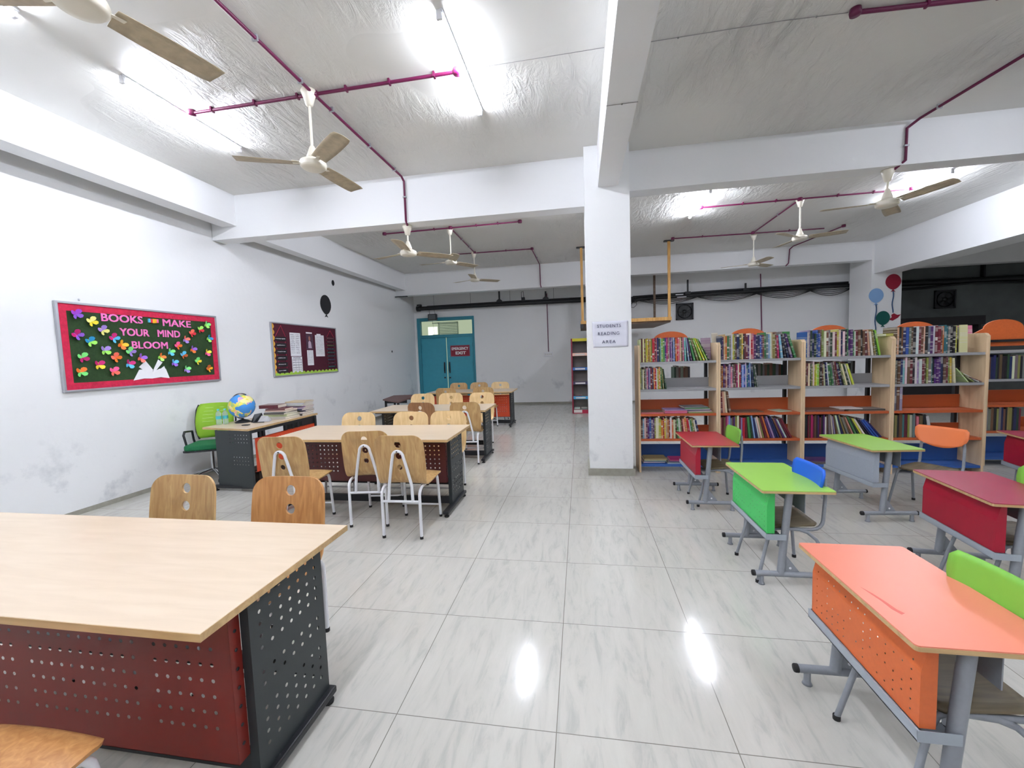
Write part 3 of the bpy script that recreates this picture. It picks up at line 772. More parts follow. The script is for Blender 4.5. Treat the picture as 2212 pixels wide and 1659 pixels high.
# ================================================================ CHILDREN'S DESKS
TOPS = {}
def desk_top_mat(n, rgb):
    return mat(n, rgb, .36, noise=.03, nscale=5)
def kid_desk(label, x, y, rz, top_m, panel_m, panel_holes=True):
    t = thing('school_desk', label, 'desk', (x, y, 0), math.radians(rz), 'small school desks')
    h = .62
    b = MB(); b.prism(rrect(-.205, -.33, .205, .33, .012, 3), (0, 0, h - .018), (1, 0, 0), (0, 1, 0), (0, 0, .014)); o = b.build('edge_board', M_EDGE, t)
    b = MB(); b.prism(rrect(-.204, -.329, .204, .329, .012, 3), (0, 0, h - .004), (1, 0, 0), (0, 1, 0), (0, 0, .004)); b.build('desktop', top_m, t)
    # coloured perforated front with folded flanges
    nx, nz = 15, 7; rnd = random.Random(3)
    hole = [[rnd.random() < .72 and panel_holes for j in range(nz)] for i in range(nx)]
    vs, fs, w_, h_ = perf_sheet(nx, nz, .0365, .032, .003, lambda i, j: hole[i][j], .0165, .015, .015)
    b = MB(); hz = .255; yw = .58
    def fold(x, y, z):   # upper band leans back towards the desk edge; the crease falls on a row line
        zz = z * hz / h_
        return (-.162 + (.0 if zz < .1757 else (zz - .1757) * .24), -yw / 2 + x * yw / w_, .335 + zz)
    b.add([fold(*v) for v in vs], fs)
    for s in (-1, 1): b.prism([(-.1625, .335), (-.118, .335), (-.118, .59), (-.1435, .59), (-.1625, .5107)], (0, s * yw / 2 - .001, 0), (1, 0, 0), (0, 0, 1), (0, .002, 0))
    b.build('front_panel', panel_m, t)
    # grey book tray: lip, base, back
    b = MB(); b.box(-.172, -.30, .298, -.166, .30, .335); b.box(-.172, -.30, .298, -.055, .30, .302)
    for s in (-1, 1): b.box(-.172, s * .30 - .0012, .298, -.055, s * .30 + .0012, .334)
    b.build('book_tray', M_TRAY, t)
    b = MB(); b.box(.06, -.27, .46, .064, .27, .60); b.box(-.15, -.27, .592, .064, .27, .60); b.build('tray_back', M_DGREY, t)
    for s in (-1, 1):
        y_ = s * .275
        b = MB(); b.tube([(-.075, y_, .075), (-.03, y_, h - .02)], .0215, 16)
        lg = b.build('leg', M_DGREY, t)
        b = MB(); b.prism([(0, 0), (.10, 0), (.015, .115)], (-.065, y_ - .0025, .085), (1, 0, 0), (0, 0, 1), (0, .005, 0))
        b.lathe([(0, -.0035), (.0075, -.0035), (.0075, .0035), (0, .0035)], -.02, y_, .11, 12, 1, axis='y')
        b.build('gusset_plate', [M_DGREY, M_WHITE], lg)
        b = MB(); b.tube([(-.235, y_, .07), (.205, y_, .07)], .0175, 14, 0, False)
        fb = b.build('foot_bar', M_DGREY, t)
        for xx, d in ((-.235, -1), (.205, 1)):
            b = MB(); b.lathe([(0, d * .006), (.0165, d * .005), (.0182, 0), (.0182, -d * .012)], xx, y_, .07, 14, axis='x'); b.build('end_cap', M_RUBBER, fb)
        for xx in (-.185, .16):
            b = MB(); b.lathe([(0, 0), (.02, 0), (.0165, .01), (.0135, .014), (.0135, .06)], xx, y_, 0, 14); b.build('foot_peg', M_DGREY, fb)
    return t
TR = desk_top_mat('red_desktop', (168, 26, 40)); TG = desk_top_mat('lime_desktop', (144, 194, 76)); TO = desk_top_mat('coral_desktop', (220, 128, 104))
TM = desk_top_mat('crimson_desktop', (148, 22, 60)); PR = mat('red_panel', (160, 20, 44), .4); PG = mat('green_panel', (62, 186, 92), .45, bump=.1, bscale=200)
PO = mat('orange_panel', (204, 100, 46), .45, noise=.05, nscale=70); PM = mat('crimson_panel', (156, 6, 40), .42); PGR = mat('grey_panel', (160, 168, 178), .45, noise=.04, nscale=90)
kid_desk('red-topped desk, nearest to the pillar, with a lime chair tucked in', 1.19, 4.25, 0, TR, PR, False)
kid_desk('lime-topped desk with a green perforated front and a blue chair', 1.285, 3.005, 0, TG, PG)
kid_desk('coral-topped desk with an orange perforated front, nearest to the camera', 1.145, 1.635, 0, TO, PO)
kid_desk('lime-topped desk with a plain grey front, beside the orange chair', 2.515, 4.10, 5, TG, PGR, False)
kid_desk('crimson desk at the right edge of the photo behind the coral desk', 2.40, 2.84, -6.6, TM, PM, False)
kid_desk('crimson desk farthest right, cut by the photo edge, before the last bookcase', 4.04, 4.24, -13, TM, PM, False)
# coral desktop scratch
b = MB()
pts = [(-.165, -.02), (-.15, -.06), (-.14, -.11), (-.135, -.15), (-.125, -.17), (-.14, -.178), (-.15, -.15), (-.152, -.10), (-.16, -.05)]
b.prism([(x, y) for x, y in pts], (0, 0, .62), (1, 0, 0), (0, 1, 0), (0, 0, .0003))
sc = b.build('scratch_mark', mat('worn_coral', (206, 92, 78), .5), bpy.data.objects['school_desk.002'])

def kid_chair(label, x, y, rz, back_m):
    """local: faces -x"""
    t = thing('school_chair', label, 'chair', (x, y, 0), math.radians(rz), 'small school chairs')
    b = MB(); n = 10; vs = []; fs = []
    for i in range(n + 1):
        u = i / n; xx = -.115 + .285 * u
        hw = .166 - .01 * u
        if u in (0, 1): hw -= .03
        for k in range(9):
            v = -1 + k / 4; vs.append((xx, v * hw, .366 - .014 * math.sin(PI * u) * (1 - v * v) - .008 * (1 - u) ** 6 + .014 * u))
    for i in range(n):
        for k in range(8): q = i * 9 + k; fs.append((q, q + 1, q + 10, q + 9))
    b.add(vs, fs, 0, True); o = b.build('seat', M_PLYS, t); sd = o.modifiers.new('thick', 'SOLIDIFY'); sd.thickness = .011
    b = MB(); vs = []; fs = []; m = 8
    for j in range(m + 1):
        v = j / m; z = .54 + .185 * v
        hw = .13 + .055 * math.sin(min(1, v * 1.5) * PI / 2)
        if v > .9: hw -= .022
        if v == 0: hw -= .03
        for k in range(13):
            u = -1 + k / 6; yy = u * hw
            vs.append((.185 + .03 * v - .75 * yy * yy, yy, z + (.02 * u * u if v < .3 else 0) * (1 - v)))
    for j in range(m):
        for k in range(12): q = j * 13 + k; fs.append((q, q + 1, q + 14, q + 13))
    b.add(vs, fs, 0, True); o = b.build('backrest', back_m, t); sd = o.modifiers.new('thick', 'SOLIDIFY'); sd.thickness = .011
    r = .0105
    for s in (-1, 1):
        b = MB(); b.tube([(-.02, s * .15, .345), (.13, s * .15, .343)] + [(.13 + .065 * math.sin(a), s * .15, .408 - .065 * math.cos(a)) for a in (PI / 8, PI / 4, 3 * PI / 8, PI / 2)] + [(.205, s * .148, .55), (.205, s * .14, .67)], r, 10); b.build('back_upright', M_DGREY, t)
        b = MB(); b.tube([(-.02, s * .15, .345), (-.07, s * .152, .345), (-.10, s * .155, .335), (-.118, s * .158, .30), (-.14, s * .163, .22), (-.19, s * .18, .008)], r, 10)
        b.lathe([(0, 0), (.0135, 0), (.0135, .018), (.011, .02)], -.19, s * .18, 0, 10, 1); b.build('leg', [M_DGREY, M_RUBBER], t)
        b = MB(); b.tube([(-.02, s * .15, .345), (.06, s * .155, .342), (.10, s * .165, .33), (.145, s * .178, .29), (.175, s * .19, .22), (.19, s * .185, .008)], r, 10)
        b.lathe([(0, 0), (.0135, 0), (.0135, .018), (.011, .02)], .19, s * .185, 0, 10, 1); b.build('leg', [M_DGREY, M_RUBBER], t)
    b = MB(); b.tube([(-.02, -.15, .345), (-.02, .15, .345)], r, 10); b.build('seat_rail', M_DGREY, t)
    return t
M_PLYS = wood_mat('school_seat_plywood', (92, 82, 60), (118, 104, 78), .5, (2.2, 30, 30), 2)
LIME = mat('lime_backrest', (122, 188, 68), .38); BLUE = mat('blue_backrest', (20, 96, 214), .38); ORG = mat('orange_backrest', (232, 124, 70), .42)
kid_chair('chair with a lime backrest tucked under the red desk', 1.265, 4.235, 0, LIME)
kid_chair('chair with a blue backrest tucked under the lime desk with green front', 1.275, 2.925, 0, BLUE)
kid_chair('chair with a lime backrest tucked under the nearest, coral desk', 1.17, 1.553, 0, LIME)
kid_chair('chair with an orange backrest turned towards the camera beside the grey-fronted desk', 3.0, 4.12, 28, ORG)
kid_chair('chair under the crimson desk behind the coral desk, only its thin grey legs showing', 2.43, 2.78, -6.6, LIME)

# ================================================================ BOOKCASES
ZS = (1.352, 1.022, .722, .415, .10)
BW = .915
def make_bookcase(label):
    t = thing('bookcase', label, 'bookcase', (0, 0, 0), 0, 'bookcases in a row')
    for x in (0, BW - .022):
        b = MB(); poly = [(0, 0), (.30, 0), (.30, 1.56), (.03, 1.56), (0, 1.53)]
        b.prism(poly, (x, 0, .0), (0, 1, 0), (0, 0, 1), (.022, 0, 0)); b.build('side_panel', M_TAN, t, bevel=.002)
    for k, z in enumerate(ZS):
        m = (M_SHG, M_SHG, M_SHO, M_SHO, M_SHB)[k]
        b = MB(); b.box(.022, .008, z - .022, BW - .022, .30, z); b.box(.022, .008, z - .028, BW - .022, .012, z - .02)
        s_ = b.build('shelf', m, t, bevel=.0015)
        if k: 
            hh = (0, .115, .145, .12, .19)[k]
            b = MB(); b.box(.022, .288, z, BW - .022, .30, z + hh); b.build('back_rail', m, s_)
    for x in (.03, BW - .06):
        b = MB(); b.box(x, .302, .02, x + .03, .345, 1.50); b.build('back_post', M_BLACK, t)
    # arched board crowning the back
    b = MB(); hw = .19; cx = BW / 2
    b.prism([(cx - .32, 1.40), (cx + .32, 1.40), (cx + .32, 1.56)] + [(cx + .21 * math.cos(a), 1.62 + .105 * math.sin(a)) for a in [PI * k / 16 for k in range(17)]] + [(cx - .32, 1.56)], (0, .35, 0), (1, 0, 0), (0, 0, 1), (0, .016, 0))
    b.build('crown_board', M_CROWN, t)
    b = MB()
    for z in (.15, 1.45): b.box(.022, .315, z, BW - .022, .335, z + .03)
    b.build('back_brace', M_BLACK, t)
    return t
ang = math.radians(1.22); ca, sa = math.cos(ang), math.sin(ang)
BX, BY = .69, 5.165
def bc(k, x, y, z): return (BX + (k * (BW + .002) + x) * ca - y * sa, BY + (k * (BW + .002) + x) * sa + y * ca, z)
BN = ['bookcase beside the white pillar', 'second bookcase from the white pillar', 'third bookcase from the white pillar', 'fourth bookcase from the white pillar']
case = make_bookcase('tan bookcase nearest to the white pillar, with grey, orange and blue shelves')
case.location = bc(0, 0, 0, 0); case.rotation_euler.z = ang
dup(case, bc(1, 0, 0, 0), ang, 'second bookcase from the white pillar, four books standing on its middle shelf')
dup(case, bc(2, 0, 0, 0), ang, 'third bookcase from the white pillar, directly behind the grey-fronted desk')
dup(case, bc(3, 0, 0, 0), ang, 'fourth bookcase from the white pillar, with a fallen pile on its second shelf')
dup(case, (4.66, 5.62, 0), ang, 'darker bookcase standing farther back at the right edge of the photo')

# ---- books
def book_mesh():
    me_b = MB(); t = .07   # unit book: x thickness, y depth, z height; spine at y=0
    me_b.box(0, 0, 0, 1, .02, 1, 0); me_b.box(0, .02, 0, .1, 1, 1, 0); me_b.box(.9, .02, 0, 1, 1, 1, 0); me_b.box(.1, .02, .012, .9, .97, .985, 1)
    return me_b
BKM = None
def get_book(name='book'):
    global BKM
    if BKM is None:
        o = book_mesh().build('book', [M_BOOK, M_PAGES]); BKM = o.data; bpy.data.objects.remove(o)
    o = bpy.data.objects.new(name, BKM); C.objects.link(o); return o
COLN = {'cream': (226, 220, 170), 'yellow': (206, 196, 62), 'olive': (140, 142, 74), 'maroon': (110, 30, 48), 'red': (186, 32, 50), 'pink': (214, 120, 148), 'magenta': (178, 30, 104),
        'purple': (84, 42, 110), 'navy': (34, 44, 92), 'blue': (52, 92, 166), 'sky-blue': (140, 186, 214), 'teal': (60, 120, 120), 'green': (64, 132, 72), 'lime': (150, 186, 70),
        'black': (34, 32, 38), 'grey': (124, 122, 126), 'brown': (112, 78, 56), 'orange': (214, 128, 60), 'white': (222, 220, 216), 'peach': (224, 172, 138), 'lilac': (164, 144, 182), 'dark-green': (40, 68, 48)}
PAL = {
 (0, 0): ['cream', 'maroon', 'cream', 'maroon', 'yellow', 'yellow', 'brown', 'yellow', 'olive', 'red', 'red', 'maroon', 'pink', 'navy', 'dark-green', 'sky-blue', 'lime', 'green', 'purple', 'magenta', 'brown', 'white', 'purple', 'lilac', 'navy', 'sky-blue', 'navy', 'orange', 'red', 'pink', 'peach', 'brown', 'pink', 'sky-blue', 'sky-blue', 'purple', 'green', 'olive', 'lime', 'yellow', 'lime', 'dark-green'],
 (1, 0): ['navy', 'purple', 'peach', 'orange', 'green', 'grey', 'white', 'yellow', 'olive', 'brown', 'navy', 'navy', 'olive', 'yellow', 'black', 'maroon', 'maroon', 'purple', 'white', 'red', 'pink', 'purple', 'navy', 'navy', 'blue', 'purple', 'brown', 'green', 'grey', 'sky-blue', 'white', 'cream', 'olive', 'brown', 'magenta', 'sky-blue', 'black', 'navy', 'purple', 'green'],
 (2, 0): ['blue', 'white', 'lilac', 'dark-green', 'navy', 'dark-green', 'blue', 'blue', 'brown', 'olive', 'white', 'brown', 'grey', 'dark-green', 'white', 'maroon', 'yellow', 'cream', 'navy', 'white', 'black', 'green', 'purple', 'purple', 'green', 'white', 'maroon', 'brown', 'black', 'brown', 'maroon', 'peach', 'white', 'olive', 'dark-green', 'lime'],
 (3, 0): ['brown', 'peach', 'black', 'brown', 'navy', 'blue', 'grey', 'brown', 'black', 'white', 'maroon', 'brown', 'cream', 'black', 'grey', 'purple', 'white', 'maroon', 'maroon', 'brown', 'orange', 'teal', 'teal', 'grey', 'black', 'black', 'yellow'],
 (0, 1): ['lime', 'grey', 'cream', 'brown', 'grey', 'pink', 'purple', 'lilac', 'maroon', 'navy', 'orange', 'red', 'white', 'yellow', 'orange', 'green', 'olive', 'dark-green'],
 (1, 1): ['brown', 'orange', 'purple', 'maroon', 'peach', 'purple', 'lilac', 'pink', 'grey', 'brown', 'maroon', 'magenta', 'white', 'red', 'navy', 'sky-blue', 'blue', 'white', 'teal', 'blue', 'sky-blue', 'navy', 'dark-green', 'grey'],
 (2, 1): ['brown', 'maroon', 'cream', 'dark-green', 'olive', 'white', 'yellow', 'yellow', 'lime', 'olive', 'black', 'brown', 'cream', 'navy', 'white', 'green', 'green', 'grey', 'brown', 'maroon', 'navy', 'black', 'olive', 'cream', 'dark-green', 'white', 'yellow'],
 (3, 1): ['dark-green', 'grey', 'brown', 'navy', 'sky-blue', 'white', 'brown', 'maroon', 'black', 'white', 'lilac', 'white', 'maroon', 'brown', 'olive', 'grey', 'teal', 'black', 'purple', 'purple', 'purple', 'navy', 'brown', 'maroon', 'olive', 'yellow', 'cream'],
 (0, 3): ['brown', 'sky-blue', 'white', 'maroon', 'purple', 'blue', 'grey', 'purple', 'olive', 'white', 'cream', 'yellow', 'orange', 'red', 'yellow', 'peach', 'orange', 'maroon', 'white', 'orange', 'cream', 'brown', 'green', 'white', 'olive', 'maroon', 'peach', 'orange', 'red', 'white', 'green', 'olive', 'white', 'navy'],
 (1, 3): ['peach', 'maroon', 'brown', 'magenta', 'pink', 'sky-blue', 'grey', 'brown', 'purple', 'olive', 'white', 'maroon', 'lilac', 'red', 'maroon', 'green', 'dark-green', 'sky-blue', 'navy', 'white', 'cream', 'olive', 'maroon', 'orange', 'purple', 'lilac', 'navy', 'navy', 'brown', 'purple', 'white', 'maroon', 'maroon'],
 (2, 3): ['brown', 'black', 'maroon', 'brown', 'magenta', 'maroon', 'brown', 'black', 'purple', 'maroon', 'black', 'purple', 'white', 'brown', 'grey', 'cream', 'lilac', 'brown', 'white', 'navy', 'olive', 'grey', 'brown', 'peach', 'green', 'dark-green', 'yellow', 'white', 'black', 'navy', 'blue', 'blue', 'navy'],
 (3, 3): ['dark-green', 'olive', 'black', 'brown', 'teal', 'maroon', 'olive', 'cream', 'grey', 'maroon', 'pink', 'brown', 'black', 'white'],
}
BO = ['first', 'second', 'third', 'fourth']
SHELFN = ['top shelf', 'second shelf', 'middle shelf', 'fourth shelf', 'bottom shelf']
#        bay,row : x_end fraction, base height, lean start fraction, final lean angle
ROWS = {(0, 0): (.93, .285, .80, 26), (1, 0): (.955, .30, .86, 16), (2, 0): (.90, .305, .84, 10), (3, 0): (.70, .305, 1, 0),
        (0, 1): (.36, .27, .9, 7), (1, 1): (.49, .28, .85, 7), (2, 1): (.60, .275, .40, 16), (3, 1): (.70, .29, .95, 3),
        (0, 3): (.80, .255, .60, 10), (1, 3): (.92, .27, .40, 26), (2, 3): (.955, .27, .42, 38), (3, 3): (.475, .265, .85, 9)}
ORD = lambda n: '%d%s' % (n, 'th' if 10 <= n % 100 <= 20 else {1: 'st', 2: 'nd', 3: 'rd'}.get(n % 10, 'th'))
rb = random.Random(11)
INDIV = {(0, 0), (1, 0), (2, 0), (3, 0), (0, 1), (1, 1), (2, 1), (3, 1), (0, 3)}
stuff = []      # books beyond the first 300 or so
nbooks = 0
def jitter(c, a=.16):
    return tuple(max(0, min(1, v * (.72 + rb.uniform(-a, a)))) for v in srgb(*COLN[c])[:3]) + (1,)
for key in sorted(ROWS, key=lambda k: (k not in INDIV, k)):
    bay, row = key; xe, hb, ls, la = ROWS[key]; pal = PAL[key]
    x0 = .026; x1 = .022 + xe * (BW - .044); n = len(pal); 
    ws = [rb.uniform(.7, 1.35) for _ in pal]; tot = sum(ws)
    lean = []
    for i in range(n):
        f = i / (n - 1)
        l_ = 0 if f < ls else math.radians(la) * ((f - ls) / max(1e-3, 1 - ls)) ** .8
        lean.append(l_ + math.radians(1.2) * (i / n) * (ls < 1))
    # a fan of leaning books needs room at the base for the tops to clear each other
    room = x1 - x0 - hb * 1.03 * math.tan(lean[-1]) - .0012 * n
    ths = [w_ * room / tot for w_ in ws]
    x = x0
    for i, cn in enumerate(pal):
        th = ths[i] * math.cos(lean[i]); hgt = hb * rb.uniform(.88, 1.03)
        if key in ((3, 0), (0, 0)): hgt = hb * rb.uniform(.965, 1.015)
        wpos = bc(bay, x, .018 + rb.uniform(0, .016), ZS[row] + .0008)
        if key in INDIV:
            o = get_book(); o.location = wpos; o.scale = (th, .19, hgt)
            o.rotation_euler = (0, -lean[i], ang)      # resting on its lower left edge, top tipped to the left
            o.color = jitter(cn)
            size = 'thin' if th < .018 else 'thick' if th > .025 else 'slim'
            ln = ' leaning' if lean[i] > .12 else ''
            tag(o, '%s %s%s book, %s from left, %s, %s bookcase from the pillar' % (size, cn, ln, ORD(i + 1), SHELFN[row], BO[bay]), 'book', '%s books of the %s bookcase' % (SHELFN[row], BO[bay]))
            nbooks += 1
        else:
            stuff.append((wpos, (th, .19, hgt), lean[i], jitter(cn)))
        x += ths[i] + .0012
        if i < n - 1: x += hb * 1.03 * (math.tan(lean[i + 1]) - math.tan(lean[i]))
# the standing books of the lower shelves of bookcases two to four, and of the far right bookcase
for row, f in ((0, .0), (1, .85), (3, .4)):
    x = .03
    while x < .03 + f * .85:
        th = rb.uniform(.014, .03); cn = rb.choice(['navy', 'black', 'grey', 'dark-green', 'olive', 'brown', 'maroon', 'white'])
        stuff.append(((4.66 + x, 5.64 + x * sa, ZS[row] + .001), (th, .19, .28 * rb.uniform(.9, 1.02)), 0, jitter(cn))); x += th + .001
for k, base in ((0, .50), (1, .52), (2, .40)):      # dim books on the back of the first three bookcases
    x = base
    while x < base + (.34 if k else .18):
        th = rb.uniform(.02, .035); p = bc(k, x, .36, ZS[1] + .001)
        stuff.append((p, (th, .17, .26 * rb.uniform(.9, 1.02)), 0, jitter(rb.choice(['brown', 'black', 'grey', 'dark-green'])))); x += th + .002
sb = MB(); cols = []
for (px, py, pz), (sx, sy, sz), ln, col in stuff:
    Mx = Matrix.Translation((px, py, pz)) @ Matrix.Rotation(ang, 4, 'Z') @ Matrix.Rotation(-ln, 4, 'Y') @ Matrix.Diagonal((sx, sy, sz, 1))
    n0 = len(sb.f); u = book_mesh()
    sb.add([Mx @ Vector(v) for v in u.v], u.f)
    for i in range(len(sb.f) - n0): sb.mi[n0 + i] = u.mi[i]; cols.append(col)
so = sb.build('book_rows', [M_BOOKS, M_PAGES]); so['kind'] = 'stuff'
tag(so, 'standing books on lower shelves of second to fourth bookcases and the far right one', 'books')
ca_ = so.data.color_attributes.new('Col', 'FLOAT_COLOR', 'CORNER')
for p in so.data.polygons:
    for li in p.loop_indices: ca_.data[li].color = cols[p.index]
# books standing in the middle shelves, and flat ones (individuals)
def flat_book(x, y, z, w_, d, th, rz, cn, label, group=None, k=None, tilt=0):
    o = get_book('book'); p = bc(k, x, y, z) if k is not None else (x, y, z)
    # lay the book on its side: unit x (thickness) points up
    o.rotation_mode = 'XYZ'
    Mx = Matrix.Translation(p) @ Matrix.Rotation(rz + (ang if k is not None else 0), 4, 'Z') @ Matrix.Rotation(tilt, 4, 'X') @ Matrix(((0, 0, 1, 0), (0, 1, 0, 0), (1, 0, 0, 0), (0, 0, 0, 1))) @ Matrix.Diagonal((th, d, w_, 1))
    me = o.data.copy(); me.transform(Matrix.Rotation(0, 4, 'Z')); o.data = me
    R_ = Matrix.Rotation(tilt, 4, 'X') @ Matrix(((0, 0, 1, 0), (0, 1, 0, 0), (1, 0, 0, 0), (0, 0, 0, 1))) @ Matrix.Diagonal((th, d, w_, 1))
    me.transform(R_); me.flip_normals()
    o.location = p; o.rotation_euler = (0, 0, rz + (ang if k is not None else 0)); o.color = jitter(cn)
    tag(o, label, 'book', group)
    return o
for i, (cn, xx, ln) in enumerate((('maroon', .028, 0), ('peach', .056, 3), ('cream', .083, 5), ('brown', .125, 8))):
    o = get_book(); o.location = bc(1, xx, .02, ZS[2] + .001); o.scale = (.022, .19, .255); o.rotation_euler = (0, -math.radians(ln), ang); o.color = jitter(cn)
    tag(o, '%s book standing at left end of middle shelf, second bookcase from pillar' % cn, 'book', 'books on the middle shelf')
for i, cn in enumerate(('grey', 'brown', 'lilac')):
    o = get_book(); o.location = bc(3, .028 + i * .03, .02, ZS[2] + .001); o.scale = (.026, .19, .27); o.rotation_euler = (0, 0, ang); o.color = jitter(cn)
    tag(o, '%s book standing at left end of middle shelf, fourth bookcase from pillar' % cn, 'book', 'books on the middle shelf')
z = ZS[2] + .001
for i, (cn, x, w_, th) in enumerate((('pink', .03, .27, .014), ('brown', .04, .25, .010))): flat_book(x, .03, z, w_, .2, th, 0, cn, '%s book flat at left end, middle shelf, first bookcase, %s' % (cn, ('bottom of two', 'top of two')[i]), k=0); z += th + .001
z = ZS[2] + .001
for i, (cn, th) in enumerate((('magenta', .010), ('pink', .012), ('magenta', .010), ('lilac', .009))): flat_book(.31, .03, z, .26, .2, th, 0, cn, '%s book flat midway along middle shelf, first bookcase, %s of its stack' % (cn, ('bottom', 'second', 'third', 'top')[i]), k=0); z += th + .001
z = ZS[2] + .001
for i, (cn, th) in enumerate((('olive', .013), ('white', .012), ('navy', .010), ('white', .012), ('green', .010), ('grey', .012))): flat_book(.585 - .01 * i, .03 + .01 * (i % 2), z, .28, .21, th, .03 * (i % 3), cn, '%s book flat at right end, middle shelf, first bookcase, %s of its stack' % (cn, ('bottom', 'second', 'third', 'fourth', 'fifth', 'top')[i]), k=0); z += th + .001
flat_book(.20, .03, ZS[2] + .001, .32, .2, .008, .05, 'brown', 'brown booklet lying on the middle shelf of the second bookcase from the pillar', k=1)
flat_book(.68, .03, ZS[2] + .001, .16, .2, .006, .25, 'white', 'white leaflet lying on the orange middle shelf of the second bookcase', k=1)
z = ZS[2] + .001
for i, (cn, th, x, w_) in enumerate((('maroon', .012, .03, .42), ('brown', .010, .05, .40))): flat_book(x, .03, z, w_, .2, th, 0, cn, '%s book flat at left of middle shelf, third bookcase, %s' % (cn, ('lower one', 'upper one')[i]), k=2); z += th + .001
z = ZS[2] + .001
for i, (cn, th, x, w_) in enumerate((('brown', .010, .49, .38), ('black', .010, .50, .37), ('white', .008, .40, .24))): flat_book(x, .03, z, w_, .2, th, 0, cn, '%s book flat at right of middle shelf, third bookcase, %s of its stack' % (cn, ('bottom', 'second', 'top')[i]), k=2); z += th + .001
z = ZS[4] + .001
for i, (cn, th) in enumerate((('blue', .01), ('white', .012), ('teal', .012), ('cream', .012), ('olive', .012))): flat_book(.05 + .006 * i, .04, z, .26, .2, th, .04 * (i % 2), cn, '%s book in left flat stack on blue bottom shelf, first bookcase, %s' % (cn, ('lowest', 'second', 'third', 'fourth', 'topmost')[i]), k=0); z += th + .001
z = ZS[4] + .001
for i, (cn, th) in enumerate((('white', .01), ('teal', .01), ('purple', .012), ('magenta', .012))): flat_book(.34 + .01 * i, .04, z, .26, .2, th, -.04 * (i % 2), cn, '%s book in right flat stack on blue bottom shelf, first bookcase, %s' % (cn, ('lowest', 'second', 'third', 'topmost')[i]), k=0); z += th + .001
z = ZS[4] + .001
for i, (cn, th, x) in enumerate((('black', .012, .06), ('brown', .012, .07), ('purple', .014, .08), ('brown', .012, .36), ('black', .012, .37))):
    if i == 3: z = ZS[4] + .001
    flat_book(x, .04, z, .28, .2, th, 0, cn, '%s book in %s flat stack on bottom shelf, third bookcase, %s' % (cn, 'left' if i < 3 else 'right', ('lowest', 'second', 'top', 'lower', 'upper')[i]), k=2); z += th + .001
# the fallen pile at the right of the second shelf of bookcase four: books slid over, tops to the left
for i, (cn, ln, x) in enumerate((('cream', 38, .757), ('olive', 50, .812), ('white', 59, .862), ('brown', 65, .884))):
    o = get_book(); o.location = bc(3, x, .03, ZS[1] + .002); o.scale = (.010, .19, .198 - .004 * i); o.rotation_euler = (0, -math.radians(ln), ang); o.color = jitter(cn)
    tag(o, '%s book slid sideways, %s of the fallen pile, second shelf, fourth bookcase' % (cn, ('leftmost', 'second', 'third', 'rightmost')[i]), 'book', 'slid pile of books')
# covers standing face-out above the bookcases
def face_out(x, y, z, w_, h, cn, rz, tx, label, k):
    o = get_book('picture_book'); o.location = bc(k, x, y, z); o.scale = (w_, .014, h); o.rotation_euler = (tx, 0, ang + rz); o.color = jitter(cn)
    tag(o, label, 'book'); return o
face_out(.78, .19, ZS[0] + .002, .11, .27, 'lilac', 0, -.08, 'pale lilac picture book face-out at right end of top shelf, first bookcase', 0)
face_out(.895, .16, 1.562, .07, .12, 'cream', 0, -.2, 'cream booklet propped above the panel between the first two bookcases', 0)
face_out(.76, .235, ZS[0] + .002, .125, .31, 'green', 0, -.05, 'green picture book face-out at right end of top shelf, second bookcase', 1)
face_out(.765, .21, ZS[0] + .002, .12, .27, 'cream', 0, -.08, 'cream picture book face-out at right end of top shelf, third bookcase', 2)
flat_book(.87, .05, 1.562, .13, .2, .03, 0, 'yellow', 'yellow book lying flat on the right panel of the third bookcase', k=2)
face_out(.655, .02, ZS[0] + .004, .075, .30, 'cream', 0, -.03, 'pale yellow booklet face-out beside the top-shelf books, fourth bookcase', 3)
face_out(.74, .20, 1.50, .07, .14, 'grey', 0, -.12, 'small grey booklet propped behind the top shelf of the fourth bookcase', 3)
face_out(.93, .42, 1.34, .17, .32, 'pink', -.15, -.1, 'pink picture book propped upright past the right end of the fourth bookcase', 3)
# rolled charts lying on the floor below the cases
for (x, y), lab in (((1.50, 5.40), 'tan rolled chart lying under the first two bookcases, its end facing the room'), ((3.16, 5.36), 'tan rolled chart lying under the third bookcase, left one'), ((3.33, 5.36), 'tan rolled chart lying under the third bookcase, right one')):
    b = MB(); b.lathe([(.012, 0), (.036, 0), (.038, .01), (.037, .3), (.012, .3)], x, y, .0385, 18, axis='y'); o = b.build('rolled_chart', mat('kraft_paper', (200, 166, 122), .6, noise=.1, nscale=30)); o.rotation_euler = (0, 0, 0); tag(o, lab, 'rolled paper')

# ================================================================ NOTICEBOARDS ON THE LEFT WALL
def wx(y): return -5.165 + max(0, y - YK) * .025      # wall face
rn = random.Random(5)
bd = thing('notice_board', 'green noticeboard with red border, paper butterflies and the words BOOKS MAKE YOUR MIND BLOOM', 'noticeboard', (-5.15, 4.265, 1.735))
xw = -5.148; y0, y1, z0, z1 = 3.345, 5.19, 1.272, 2.196
b = MB(); b.box(xw - .012, y0 + .01, z0 + .01, xw + .004, y1 - .01, z1 - .01); b.build('backing', mat('green_felt', (34, 62, 26), .9, noise=.25, nscale=60), bd, True)
b = MB()
for a in ((y0, z0, y1, z0 + .022), (y0, z1 - .022, y1, z1), (y0, z0 + .022, y0 + .024, z1 - .022), (y1 - .022, z0 + .022, y1, z1 - .022)): b.box(xw - .014, a[0], a[1], xw + .018, a[2], a[3])
b.build('frame', M_ALU, bd, True, bevel=.003)
b = MB(); bw = .072
